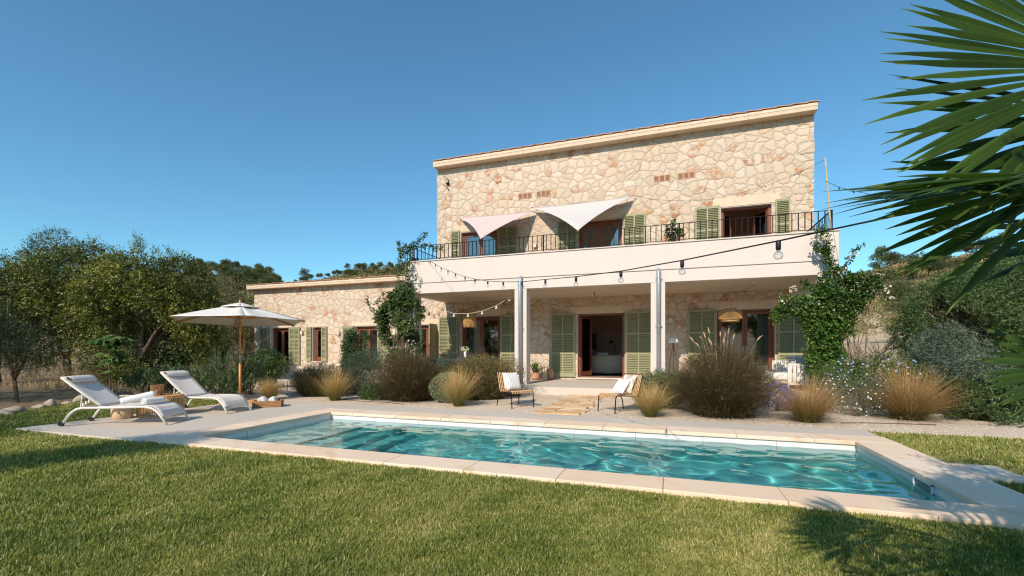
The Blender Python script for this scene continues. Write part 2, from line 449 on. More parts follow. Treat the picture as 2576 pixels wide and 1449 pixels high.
tag(m.build('gravel', MATS['gravel_mat']), 'pale beige gravel planting bed', 'gravel', kind='structure')
rng = np.random.default_rng(11)
# loose pebbles
NP = 9000
px = rng.uniform(-10.5, 8, NP); py = 9.05 + rng.random(NP)**1.5*3.6
ok = in_poly(px, py, GRAV) & (py > 9.12); px, py = px[ok], py[ok]
s = rng.uniform(.006, .017, len(px)); 
oct_ = np.array([(1,0,0),(0,1,0),(-1,0,0),(0,-1,0),(0,0,.8)]); 
V = (oct_[None]*s[:,None,None]*rng.uniform(.7,1.3,(len(px),5,1)) + np.stack([px,py,np.full(len(px),-.03)],1)[:,None]).reshape(-1,3)
b = (np.arange(len(px))*5)[:,None]
Ft = np.concatenate([b+np.array([[i,(i+1)%4,4]]) for i in range(4)],1).reshape(-1,3)
M_PEB = NT('pebble'); M_PEB.surf(M_PEB.bsdf(M_PEB.ramp(M_PEB.attr(), [(0,(.33,.24,.17)),(.5,(.58,.47,.35)),(1,(.75,.67,.57))]), .9))
tag(np_mesh('gravel_pebbles', V, Ft, MATS['pebble'], tint=np.repeat(rng.random(len(px)),5)), 'loose pebbles on the gravel bed', 'gravel', kind='stuff')

m = MB()
m.prism([(-10.35,4.40),(-7.262,4.40),(-7.262,8.262),(2.98,8.262),(2.98,8.98),(-10.35,9.10)], -.14, -.006)
tag(m.build('pool_deck', M_DECK, bevel=.006), 'smooth beige concrete deck around the pool', 'deck', kind='structure')
# kerb behind the lawn
m = MB(); m.bar((-15.1,8.66,-.06),(-12.9,9.05,-.06),.10,.12); m.bar((-12.9,9.05,-.06),(-10.5,8.95,-.06),.10,.12)
tag(m.build('kerb', M_DECK), 'low concrete kerb between lawn and oleander bed', 'kerb', kind='structure')

t = NT('flagstone'); p = t.pos()
n = t.noise(t.pos(1, 4, 1), 3.0, 5, .65)
c = t.ramp(t.math('ADD', t.math('MULTIPLY', t.attr(), .4), t.math('MULTIPLY', n.outputs[0], .65)), [(.2, (.46,.25,.11)), (.5, (.66,.43,.23)), (.8, (.74,.56,.37))])
t.surf(t.bsdf(c, .8, t.bump(n.outputs[0], .6, .02), .25))
m = MB(); random.seed(4); y = 9.16; k = 0
while y < 13.0:
    hgt = random.uniform(.24, .42); u0 = (y-9.16)/3.9
    xl = -2.72 - .1*u0 + random.uniform(-.09, .06); xr = -1.78 - .02*u0 + random.uniform(-.06, .09)
    cuts = [xl] + [xl + (xr-xl)*(f+random.uniform(-.1, .1)) for f in ((.5,) if random.random() < .5 else (.34, .67))] + [xr]
    for a, b in zip(cuts[:-1], cuts[1:]):
        j = lambda e=.012: random.uniform(-e, e)
        P = [(a+.004+j(), y+.004+j()), ((a+b)/2, y+.004+j(.03)), (b-.004+j(), y+.004+j()), (b-.002+j(), y+hgt/2+j(.015)), (b-.004+j(), y+hgt-.004+j()), ((a+b)/2+j(), y+hgt-.012+j()), (a+.004+j(), y+hgt-.004+j()), (a+.002, y+hgt/2+j(.015))]
        m.tv = random.random(); m.prism(P, -.06, -.004+random.uniform(-.006, .006))
    y += hgt
tag(m.build('path', MATS['flagstone'], bevel=.008), 'orange flagstone path across the gravel', 'path', kind='structure')

# ------------------------------------------------------------------ pool
x0, x1, y0, y1 = POOL
pool = thing('swimming_pool', 'long rectangular pool with sandstone coping and turquoise water', 'swimming pool', (-2.15, 6.33, 0))
t = NT('pool_tile_depth_tint'); p = t.pos(); n = t.noise(p, 2.5, 4)
g = t.n('ShaderNodeSeparateXYZ'); t.l(p, g.inputs[0])
fr = t.math('FRACT', t.math('MULTIPLY', t.math('ADD', g.outputs[0], g.outputs[1]), 1/1.03))
j = t.math('LESS_THAN', fr, .007)
fr2 = t.math('LESS_THAN', t.math('FRACT', t.math('MULTIPLY', t.math('ADD', g.outputs[2], .63), 1/.6)), .008)
c = t.mix(n.outputs[0], (.70,.69,.66), (.78,.77,.74))
depth_tint = t.n('ShaderNodeMapRange', clamp=True); t.l(g.outputs[2], depth_tint.inputs[0]); depth_tint.inputs[1].default_value = -.40; depth_tint.inputs[2].default_value = -.50  # deep water's blue-green is painted into the tile colour below the shallows
c = t.mix(depth_tint.outputs[0], c, t.mix(n.outputs[0], (.085,.54,.56), (.12,.60,.61)))
depth_tint = t.n('ShaderNodeMapRange', clamp=True); t.l(g.outputs[2], depth_tint.inputs[0]); depth_tint.inputs[1].default_value = -.40; depth_tint.inputs[2].default_value = -.62
c = t.mix(depth_tint.outputs[0], c, t.mix(n.outputs[0], (.16,.56,.57), (.20,.62,.62)))
c = t.mix(t.math('MAXIMUM', j, fr2), c, (.30,.31,.30))
t.surf(t.bsdf(c, .45, None, .4))
m = MB(); zf, zt = -1.45, -.0602
m.add([(x0,y0,zt),(x1,y0,zt),(x1,y1,zt),(x0,y1,zt),(x0,y0,zf),(x1,y0,zf),(x1,y1,zf),(x0,y1,zf)],
      [(4,5,6,7),(1,0,4,5),(2,1,5,6),(3,2,6,7),(0,3,7,4)])
m.build('basin', MATS['pool_tile_depth_tint'], pool)
m = MB()
m.box(x0+.002, -5.72, y0+.002, y1-.002, zf+.002, -.42)
for k in range(3): m.box(-5.718+k*.32, -5.402+k*.32, y0+.002, y1-.002, zf+.002, -.66-k*.24)
m.box(x0+.003, -5.0, y1-.42, y1-.003, zf+.003, -.27)
m.build('steps', MATS['pool_tile_depth_tint'], pool, bevel=.012)
t = NT('coping_stone'); p = t.pos(1, 1, .5)
n = t.noise(p, 1.6, 6, .65); n2 = t.noise(p, 16, 4); w = t.n('ShaderNodeTexWave', bands_direction='DIAGONAL'); w.inputs['Scale'].default_value = .9; w.inputs['Distortion'].default_value = 7; w.inputs['Detail'].default_value = 3; t.l(p, w.inputs['Vector'])
c = t.ramp(t.math('ADD', t.math('MULTIPLY', t.attr(), .45), t.math('MULTIPLY', n.outputs[0], .6)), [(.2, (.76,.555,.385)), (.5, (.82,.63,.46)), (.8, (.80,.65,.51))])
c = t.mix(t.math('MULTIPLY', t.ramp(w.outputs[0], [(.62, 0), (.95, .5)]), t.ramp(n.outputs[0], [(.5, 0), (.62, 1)])), c, (.66,.38,.19))
t.surf(t.bsdf(c, .7, t.bump(n2.outputs[0], .12, .01), .3))
m = MB(); random.seed(12); g = .0022
def run(a, b, lo, hi, horiz, parts):
    e = [a + (b-a)*i/parts for i in range(parts+1)]
    for u, v in zip(e[:-1], e[1:]):
        m.tv = random.random()
        dz = random.uniform(-.0015, .0015)
        if horiz: m.box(u+g, v-g, lo, hi, -.060, dz)
        else: m.box(lo, hi, u+g, v-g, -.060, dz)
ov = .028   # overhang over the water
run(-7.26, 3.0, 4.46, y0+ov, True, 10)
run(-7.26, 3.0, y1-ov, 8.26, True, 10)
run(y0+ov, y1-ov, -7.26, x0+ov, False, 3)
run(y0+ov, y1-ov, x1-ov, 3.0, False, 3)
m.build('coping', MATS['coping_stone'], pool, bevel=.008)
m = MB(); m.box(-7.24, 2.98, 4.48, y0-.02, -.2, -.0605); m.box(-7.24, 2.98, y1+.02, 8.24, -.2, -.0605); m.box(-7.24, x0-.02, y0-.02, y1+.02, -.2, -.0605); m.box(x1+.02, 2.98, y0-.02, y1+.02, -.2, -.0605)
m.build('coping_bed', M_DECK, pool)
m = MB(); xs_ = x1-.012; a0, a1, b0, b1 = 5.72, 6.12, -.235, -.055
m.box(xs_-.012, x1+.01, a0, a1, b1-.022, b1); m.box(xs_-.012, x1+.01, a0, a1, b0, b0+.022); m.box(xs_-.012, x1+.01, a0, a0+.022, b0, b1); m.box(xs_-.012, x1+.01, a1-.022, a1, b0, b1)
sk = m.build('skimmer', simple('skimmer_plastic', (.78,.80,.78), .35, .02), pool)
m = MB(); m.box(xs_+.004, x1-.003, a0+.02, a1-.02, b0+.02, b1-.02)
m.build('skimmer_flap', simple('skimmer_flap', (.10,.16,.16), .4, .02), sk)
m = MB(); m.prism([(3.004,5.98),(3.42,5.98),(3.42,6.60),(3.004,6.60)], -.075, .004)
lid = m.build('skimmer_cover', MATS['coping_stone'], pool, bevel=.006)
m = MB(); m.lathe([(.13,.0),(.13,.010),(.118,.011),(.112,.008),(.0,.008)], (3.2,6.29,.002), 28, cap=False)
m.build('lid', simple('lid_plastic', (.62,.58,.52), .4, .03), lid)

# water: closed body with a gently waved top
NXW, NYW = 460, 150
gx = np.linspace(x0-.015, x1+.015, NXW); gy = np.linspace(y0-.015, y1+.015, NYW)
WX, WY = np.meshgrid(gx, gy)
def waves(x, y):
    rg = np.random.default_rng(21); z = np.zeros_like(x)
    act = np.clip((-1.2 - x)/2.2, 0, 1)
    for k in range(18):
        a = rg.uniform(0, 2*PI); lam = rg.uniform(.28, .75); w = 2*PI/lam
        z += (1-.55*act)*.0014*lam/.5*np.sin((x*math.cos(a)+y*math.sin(a))*w + rg.uniform(0, 6.28) + .8*np.sin(x*.9+y*1.3+k))
    for k in range(26):
        a = rg.uniform(0, 2*PI); lam = rg.uniform(.12, .3); w = 2*PI/lam
        z += act*.00010*lam/.2*np.sin((x*math.cos(a)+y*math.sin(a))*w + rg.uniform(0, 6.28) + 1.2*np.sin(x*1.7-y*1.1+k))
    return z
WZ = -.145 + waves(WX, WY)
idx = np.arange(NXW*NYW).reshape(NYW, NXW)
F = np.stack([idx[:-1,:-1], idx[:-1,1:], idx[1:,1:], idx[1:,:-1]], -1).reshape(-1, 4)
V = np.stack([WX, WY, WZ], -1).reshape(-1, 3)
# skirt and floor close the body
ring = np.concatenate([idx[0,:], idx[1:,-1], idx[-1,-2::-1], idx[-2:0:-1,0]])
nb = len(V); low = V[ring].copy(); low[:,2] = -1.47
V = np.concatenate([V, low, [[(x0+x1)/2,(y0+y1)/2,-1.47]]])
nr = len(ring); i = np.arange(nr); i2 = (i+1) % nr
sk_ = np.stack([ring[i], nb+i, nb+i2, ring[i2]], -1)
fl = np.stack([nb+i2, nb+i, np.full(nr, nb+nr), np.full(nr, nb+nr)], -1)
t = NT('pool_water')
WATER_NT = t
rf = t.n('ShaderNodeBsdfGlass'); rf.inputs['IOR'].default_value = 1.33; rf.inputs['Roughness'].default_value = 0; rf.inputs[0].default_value = (.80,.97,.975,1)
t.surf(rf.outputs[0])
# top, sides and floor of the body
W_ = np_mesh('water', V, np.concatenate([F, sk_]), MATS['pool_water'])
me = W_.data
W_.data.polygons.foreach_set('use_smooth', np.ones(len(me.polygons), bool))
import bmesh
bm = bmesh.new(); bm.from_mesh(me); bm.verts.ensure_lookup_table()
bm.faces.new([bm.verts[nb+k] for k in range(nr)][::-1])
bm.normal_update(); bm.to_mesh(me); bm.free()
tag(W_, 'clear turquoise pool water with ripples', 'water', kind='structure')
W_.cycles.is_caustics_caster = True
for o in pool.children: o.cycles.is_caustics_receiver = True
# ------------------------------------------------------------------ house
T1, T2 = 13.9, 16.9            # porch front plane, wall plane
house = thing('stone_villa', 'two storey rubble stone villa with white balcony band, low side wing and olive shutters', 'house', (-2.5, T2, 0))
def wall_cut(m, x0, x1, z0, z1, Y, ops, thick=.38, back=True):
    xs = sorted({x0, x1, *[v for o in ops for v in o[:2]]}); zs = sorted({z0, z1, *[v for o in ops for v in o[2:4]]})
    inside = lambda x, z: any(a < x < b and c < z < d for a, b, c, d in [o[:4] for o in ops])
    for xa, xb in zip(xs[:-1], xs[1:]):
        for za, zb in zip(zs[:-1], zs[1:]):
            if inside((xa+xb)/2, (za+zb)/2): continue
            m.add([(xa,Y,za),(xb,Y,za),(xb,Y,zb),(xa,Y,zb)], [(0,1,2,3)])
            if back: m.add([(xa,Y+thick,za),(xb,Y+thick,za),(xb,Y+thick,zb),(xa,Y+thick,zb)], [(3,2,1,0)])
    for a, b, c, d in [o[:4] for o in ops]:
        m.add([(a,Y,c),(a,Y+thick,c),(a,Y+thick,d),(a,Y,d)], [(0,1,2,3)])
        m.add([(b,Y,c),(b,Y+thick,c),(b,Y+thick,d),(b,Y,d)], [(3,2,1,0)])
        m.add([(a,Y,d),(b,Y,d),(b,Y+thick,d),(a,Y+thick,d)], [(3,2,1,0)])
        m.add([(a,Y,c),(b,Y,c),(b,Y+thick,c),(a,Y+thick,c)], [(0,1,2,3)])
XL, XR, XW = -9.26, 4.28, -19.44
FW, FP, FT = .58, .28, 3.72      # wing floor, porch room floor, terrace floor
OP_WING = [(-18.42,-17.21,FW,2.39), (-15.87,-15.28,.78,2.39), (-13.47,-12.22,FW,2.39), (-10.30,-9.34,FW,2.39)]
OP_MAIN = [(-8.20,-6.44,FP,2.69), (-3.36,-1.59,FP,2.69), (1.43,3.22,FP,2.69)]
OP_UP = [(-8.19,-6.56,FT,6.15), (-3.31,-1.68,FT,6.15), (1.56,3.12,FT,6.15)]
YB = 22.6
# main block walls
m = MB(); wall_cut(m, XL, XR, -.2, 8.86, T2, OP_MAIN + OP_UP)
m.add([(XR,T2,-.2),(XR,YB,-.2),(XR,YB,8.86),(XR,T2,8.86)], [(0,1,2,3)])
m.add([(XL,T2,4.3),(XL,YB,4.3),(XL,YB,8.86),(XL,T2,8.86)], [(3,2,1,0)])
m.add([(XL,YB,-.2),(XR,YB,-.2),(XR,YB,8.86),(XL,YB,8.86)], [(3,2,1,0)])
random.seed(31)
for xq, sgn in ((XR, 1), (XL, -1)):       # rough corner stones
    z = FT + .1
    while z < 8.6:
        h = random.uniform(.22, .46); wd = random.uniform(.2, .5); pr = random.uniform(.006, .028)
        xa, xb = (xq-wd, xq+pr) if sgn > 0 else (xq-pr, xq+wd)
        m.box(xa, xb, T2-random.uniform(.006, .018), T2+.3, z+.012, min(z+h, 8.84)); z += h
m.build('wall', M_STONE, house)
m = MB(); wall_cut(m, XW, XL-.002, -.2, 4.27, T2, OP_WING)
m.add([(XW,T2,-.2),(XW,YB,-.2),(XW,YB,4.27),(XW,T2,4.27)], [(3,2,1,0)])
m.add([(XW,YB,-.2),(XL,YB,-.2),(XL,YB,4.27),(XW,YB,4.27)], [(3,2,1,0)])
m.build('wing_wall', M_STONE, house)
# roofs, cornices and tile edging
m = MB(); m.box(XL+.01, XR-.01, T2+.39, YB-.01, 8.70, 8.85); m.box(XW+.01, XL-.01, T2+.39, YB-.01, 4.1, 4.26); m.build('roof', M_DIRTROOF, house)
def cornice(xa, xb, zt, h):
    m = MB(); n = 7; L = (xb-xa)/n
    for k in range(n):
        a, b = xa+k*L+.002, xa+(k+1)*L-.002
        prof = [(T2-.34, zt-h), (T2+.35, zt-h), (T2+.35, zt), (T2-.35, zt), (T2-.36, zt-h*.45), (T2-.355, zt-h*.2)]
        vs = [(a, y, z) for y, z in prof] + [(b, y, z) for y, z in prof]; q = len(prof)
        m.add(vs, [tuple(range(q)), tuple(range(2*q-1, q-1, -1))] + [(i, q+i, q+(i+1)%q, (i+1)%q) for i in range(q)])
    m.build('cornice', M_LIMESTONE, house, bevel=.01)
    m = MB(); L = .43; k = 0; x = xa-.03
    while x < xb:
        b = min(x+L+.03, xb+.04); m.tv = random.random()
        z0, z1 = zt+.006, zt+.040           # each tile rests on its neighbour
        vs = [(x,T2-.39,z1),(b,T2-.39,z0),(b,T2+.36,z0+.03),(x,T2+.36,z1+.03),(x,T2-.39,z1+.026),(b,T2-.39,z0+.026),(b,T2+.36,z0+.056),(x,T2+.36,z1+.056)]
        m.add(vs, [(3,2,1,0),(4,5,6,7),(0,1,5,4),(1,2,6,5),(2,3,7,6),(3,0,4,7)]); x += L
    m.build('roof_tiles', M_TILE, house, bevel=.006)
cornice(XL-.02, XR+.03, 9.06, .215); cornice(XW-.12, XL-.004, 4.44, .17)
# white balcony band, porch slab, pillars, floor
PXL, PXR = -8.92, 4.09
m = MB()
m.box(PXL, PXR, T1, T1+.30, 3.648, 4.395)          # balcony band above the groove
m.box(PXL+.012, PXR-.012, T1+.035, T1+.30, 3.612, 3.648)
m.box(PXL, PXR, T1, T1+.30, 3.28, 3.612)
m.box(PXL, PXL+.28, T1+.30, T2-.003, 3.28, 4.395); m.box(PXR-.28, PXR, T1+.30, T2-.003, 3.28, 4.395)
m.build('balcony_band', M_PLASTER, house, bevel=.008)
m = MB(); m.box(PXL-.025, PXR+.025, T1-.035, T1+.33, 4.397, 4.43); m.box(PXL-.025, PXL+.31, T1+.33, T2-.004, 4.397, 4.43); m.box(PXR-.31, PXR+.025, T1+.33, T2-.004, 4.397, 4.43)
m.build('balcony_cap', M_PLASTER, house, bevel=.008)
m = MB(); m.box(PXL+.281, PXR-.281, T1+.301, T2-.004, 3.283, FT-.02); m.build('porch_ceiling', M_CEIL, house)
for a, b in ((-8.92,-8.50), (-4.81,-4.40), (-.58,-.18), (3.62,4.09)):
    m = MB(); m.box(a, b, T1+.002, T1+.42, .20, 3.279); m.build('pillar', M_PLASTER, house, bevel=.01)
m = MB(); m.box(PXL, 4.27, 13.14, T2-.003, -.12, .20); m.build('porch_floor', M_STEPSTONE, house, bevel=.008)
m = MB(); m.box(-13.9, PXL-.004, 15.9, T2-.003, -.12, .50); m.build('side_terrace', M_LIMESTONE, house, bevel=.008)
# lintels and sills
for a, b, c, d in ((-8.42,-6.18,2.695,2.96), (-3.64,-1.35,2.695,2.94), (1.18,3.50,2.695,2.96), (-18.62,-17.0,2.395,2.55), (-16.1,-15.05,2.395,2.55), (-13.62,-12.0,2.395,2.57), (-10.55,-9.15,2.395,2.60),
                   (-8.5,-6.3,6.155,6.42), (-3.6,-1.4,6.155,6.42), (1.32,3.34,6.155,6.45)):
    w3 = (b-a)/3; m = MB()
    for k in range(3): m.tv = random.random(); m.box(a+k*w3+.001, a+(k+1)*w3-.001, T2-.012, T2+.1, c, d)
    m.build('lintel', M_LIMESTONE, house, bevel=.005)
for a, b, c, d in OP_WING + OP_MAIN:
    m = MB(); m.box(a-.03, b+.03, T2-.05, T2+.36, c-.05, c-.002)
    m.build('threshold', M_PLASTER, house, bevel=.006)
for a, b, c, d in OP_WING + OP_MAIN + OP_UP:       # plastered reveals
    m = MB(); m.box(a+.002, a+.02, T2+.004, T2+.37, c+.002, d-.002); m.box(b-.02, b-.002, T2+.004, T2+.37, c+.002, d-.002); m.box(a+.021, b-.021, T2+.004, T2+.37, d-.02, d-.002)
    m.build('reveal', M_PLASTER, house)
# rooms
def room(xa, xb, y1, z0, z1, name='interior_wall'):
    m = MB(); y0 = T2+.385
    m.add([(xa,y0,z0),(xb,y0,z0),(xb,y1,z0),(xa,y1,z0),(xa,y0,z1),(xb,y0,z1),(xb,y1,z1),(xa,y1,z1)], [(4,5,6,7)[::-1],(2,3,7,6)[::-1],(3,0,4,7)[::-1],(1,2,6,5)[::-1]])
    m.build(name, M_INT, house)
    m = MB(); m.add([(xa,y0-.4,z0),(xb,y0-.4,z0),(xb,y1,z0),(xa,y1,z0)], [(0,1,2,3)]); m.build('interior_floor', M_INTFLOOR, house)
room(XW+.3, -14.6, 20.6, FW-.03, 3.5); room(-14.4, -9.3, 20.8, FW-.03, 3.5)
room(-9.0, -5.4, 21.0, FP-.01, 3.25); room(-5.3, .3, 21.2, FP-.01, 3.25); room(.4, 4.1, 21.0, FP-.01, 3.25)
room(-9.0, -5.2, 20.4, FT-.01, 6.9); room(-5.1, .2, 20.4, FT-.01, 6.9); room(.3, 4.1, 19.9, FT-.01, 6.9)
# french doors
def leaf_mb(w, h):
    f = MB(); s = .085
    f.box(0, s, -.028, .028, 0, h); f.box(w-s, w, -.028, .028, 0, h); f.box(s+.001, w-s-.001, -.028, .028, h-s, h); f.box(s+.001, w-s-.001, -.028, .028, 0, .17)
    g = MB(); g.box(s, w-s, -.005, .005, .17, h-s)
    k = MB(); k.tube([(w-.045,-.06,1.02),(w-.045,-.06,1.0),(w-.16,-.06,1.0)], .011, 6); k.box(w-.06, w-.03, -.034, -.029, .92, 1.12); k.tube([(w-.045,-.03,1.0),(w-.045,-.065,1.0)], .009, 6)
    return f, g, k
def leaf(door, x, y, z, w, h, ang, flip, glass=True):
    f, g, k = leaf_mb(w, h)
    M = Matrix.Translation(Vector((x, y, z))) @ Matrix.Rotation(ang, 4, 'Z')
    if flip: M = M @ Matrix.Scale(-1, 4, Vector((1,0,0)))
    for q in (f, g, k): q.v = [tuple(M @ Vector(v)) for v in q.v]
    if flip:
        for q in (f, g, k): q.f = [t[::-1] for t in q.f]
    f.build('door_leaf', M_WOODRED, door, bevel=.006)
    g.build('pane', M_GLASS, door)
    if h > 1.7: k.build('handle', M_STEEL, door)
def french_door(o, a1=0, a2=0, yin=.20, single=False):
    a, b, c, d = o; y = T2+yin; fw = .07
    m = MB(); m.box(a+.021, a+.021+fw, y-.04, y+.05, c, d-.021); m.box(b-.021-fw, b-.021, y-.04, y+.05, c, d-.021); m.box(a+.022+fw, b-.022-fw, y-.04, y+.05, d-.021-fw, d-.021); m.box(a+.022+fw, b-.022-fw, y-.04, y+.05, c, c+.035)
    dr = m.build('french_door', M_WOODRED, house, bevel=.006)
    xa, xb = a+.024+fw, b-.024-fw; h = d-.026-fw-c-.04
    if single: leaf(dr, xa, y+.005, c+.038, xb-xa, h, 0, False)
    else:
        w = (xb-xa)/2-.001
        leaf(dr, xa, y+.005, c+.038, w, h, a1, False); leaf(dr, xb, y+.005, c+.038, w, h, a2, True)
french_door(OP_WING[0]); french_door(OP_WING[1], single=True); french_door(OP_WING[2]); french_door(OP_WING[3])
french_door(OP_MAIN[0]); french_door(OP_MAIN[1], R(68), R(-86)); french_door(OP_MAIN[2])
french_door(OP_UP[0]); french_door(OP_UP[1]); french_door(OP_UP[2], R(62), R(-60))
# shutters
def shutter(xa, xb, z0, z1, bays=3, y=T2-.055, cols=2):
    m = MB(); th = .022; s = .06 if xb-xa > .5 else .045
    m.box(xa, xa+s, y-th, y+th, z0, z1); m.box(xb-s, xb, y-th, y+th, z0, z1)
    rails = [z0+.16] + [z0+.16+(z1-z0-.24)*k/bays for k in range(1, bays)] + [z1-.08]
    m.box(xa+s+.001, xb-s-.001, y-th+.002, y+th-.002, z0, z0+.16); m.box(xa+s+.001, xb-s-.001, y-th+.002, y+th-.002, z1-.08, z1)
    for r in rails[1:-1]: m.box(xa+s+.001, xb-s-.001, y-th+.002, y+th-.002, r-.035, r+.035)
    xm = (xa+xb)/2
    cl = [(xa+s, xm-.026), (xm+.026, xb-s)] if cols == 2 else [(xa+s, xb-s)]
    for k in range(bays):
        lo = rails[k] + (.035 if k else 0); hi = rails[k+1] - (.035 if k < bays-1 else 0)
        if cols == 2: m.box(xm-.025, xm+.025, y-th+.003, y+th-.003, lo+.001, hi-.001)
        n = max(3, int((hi-lo)/.058)); st = (hi-lo)/n
        for j in range(n):
            zc = lo+st*(j+.5)
            for u, v in cl: m.obox(((u+v)/2, y, zc), ((v-u)/2, 0, 0), (0, .019, .014), (0, -.003, .0045))
        for u, v in cl: m.box(u, v, y+th-.004, y+th-.001, lo, hi)
    m.build('shutter', M_SHUTTER, house)
for a, b, c, d in ((-19.05,-18.44,.62,2.39), (-17.19,-16.54,.62,2.39), (-14.07,-13.47,.62,2.39), (-12.2,-11.59,.62,2.39), (-10.95,-10.32,.62,2.39)): shutter(a, b, c, d)
for a, b in ((-16.15,-15.88), (-15.27,-14.97)): shutter(a, b, .78, 2.39, cols=1)
for a, b in ((-9.16,-8.29), (-6.42,-5.53), (-4.35,-3.43), (-1.57,-.67), (.54,1.42), (3.27,4.17)): shutter(a, b, .30, 2.70)
for a, b in ((-8.61,-8.22), (3.20,3.62)): shutter(a, b, FT+.05, 6.23, cols=1)
for a, b in ((-6.55,-5.72), (-4.11,-3.34), (-1.66,-.88), (.75,1.55)): shutter(a, b, FT+.05, 6.21)
m = MB(); m.box(-9.325, -9.285, T2-.62, T2-.02, .62, 2.39)      # narrow shutter swung square to the wall
for k in range(26): m.box(-9.33, -9.28, T2-.56, T2-.08, .75+k*.06, .78+k*.06)
m.build('shutter', M_SHUTTER, house)
# drainpipes
for x in (-4.59, -.36):
    m = MB(); m.tube([(x,T1-.075,.20),(x,T1-.075,3.52),(x,T1-.06,3.62),(x,T1+.06,3.66)], .062, 14)
    p_ = m.build('drainpipe', M_ZINC, house, smooth=True)
    for z in (2.02, 3.40, .75):
        m = MB(); m.lathe([(.066,z-.018),(.071,z-.018),(.071,z+.018),(.066,z+.018)], (x,T1-.075,0), 14); m.box(x-.095, x+.095, T1-.085, T1-.065, z-.012, z+.012)
        m.build('pipe_clamp', M_ZINC, p_)
# terracotta vents
for a, b, c, d in ((-5.69,-5.13,7.22,7.45), (-4.94,-4.39,7.22,7.45), (-.60,-.05,7.27,7.49), (.20,.75,7.27,7.49)):
    m = MB(); w = (b-a)/3
    for k in range(3):
        xa, xb = a+k*w, a+(k+1)*w; y = T2-.014; s = .022
        m.box(xa, xb, y, T2+.02, c, c+s); m.box(xa, xb, y, T2+.02, d-s, d); m.box(xa, xa+s, y+.001, T2+.02, c+s, d-s); m.box(xb-s, xb, y+.001, T2+.02, c+s, d-s)
        iw, ih = xb-xa-2*s, d-c-2*s; q = 4
        for sg in (1, -1):
            for j in range(-q+1, q):
                # diagonal bars clipped to the square
                pts = []
                u0 = j/q
                p0 = (max(0, u0), max(0, -u0)); p1 = (min(1, 1+u0), min(1, 1-u0))
                P = [(xa+s+iw*(p[0] if sg > 0 else 1-p[0]), y+.006, c+s+ih*p[1]) for p in (p0, p1)]
                m.bar(P[0], P[1], .010, .012, up=(0,1,0))
    v_ = m.build('vent_grille', M_TERRACOTTA, house)
    m = MB(); m.box(a+.01, b-.01, T2-.003, T2+.015, c+.01, d-.01); m.build('vent_dark_plate', M_BLACK, v_)  # solid black plate stands in for the unlit hole behind the grille
m = MB(); m.tube([(-8.9,T2-.16,8.52),(-8.74,T2-.06,8.40),(-8.72,T2-.05,8.22),(-8.72,T2,8.22)], .014, 6); m.tube([(-8.9,T2-.16,8.14),(-8.74,T2-.06,8.02),(-8.72,T2-.05,7.9)], .014, 6); m.box(-8.82,-8.70,T2-.1,T2+.01,8.18,8.24)
m.build('wall_bracket', M_IRON, house)

# balcony railing
rail = thing('balcony_railing', 'black iron balcony railing with thin upright bars along the terrace edge', 'railing', (-2.4, 14.05, 4.43))
yr, xa, xb, zb, zt = 14.05, -8.80, 3.97, 4.51, 4.985
m = MB(); m.bar((xa,yr,zt),(xb,yr,zt),.04,.012); m.bar((xa,yr+.021,zt),(xa,T2-.02,zt),.04,.012); m.bar((xb,yr+.021,zt),(xb,T2-.02,zt),.04,.012); m.build('handrail', M_IRON, rail)
m = MB(); m.bar((xa,yr,zb),(xb,yr,zb),.03,.012); m.bar((xa,yr+.016,zb),(xa,T2-.02,zb),.03,.012); m.bar((xb,yr+.016,zb),(xb,T2-.02,zb),.03,.012); m.build('bottom_rail', M_IRON, rail)
nb_ = 84; dx = (xb-xa)/nb_
first = None
for k in range(1, nb_):
    x = xa+dx*k
    if first is None:
        m = MB(); m.box(-.011,.011,-.011,.011, zb-4.43+.0065, zt-4.43-.0065); first = m.build('baluster', M_IRON, rail, world=False); o = first
    else:
        o = first.copy(); COL.objects.link(o)
    o.location = (x+2.4, 0, 0)
m = MB()
for k in range(1, 19):
    for x in (xa, xb): m.box(x-.007, x+.007, yr+k*.15-.007, yr+k*.15+.007, zb+.0065, zt-.0065)
tag(m.build('balusters', M_IRON, rail), kind='stuff')
for x in (xa, -3.88, .21, xb):
    m = MB(); m.box(x-.02, x+.02, yr-.02, yr+.02, 4.43, zt+.01); m.build('post', M_IRON, rail)
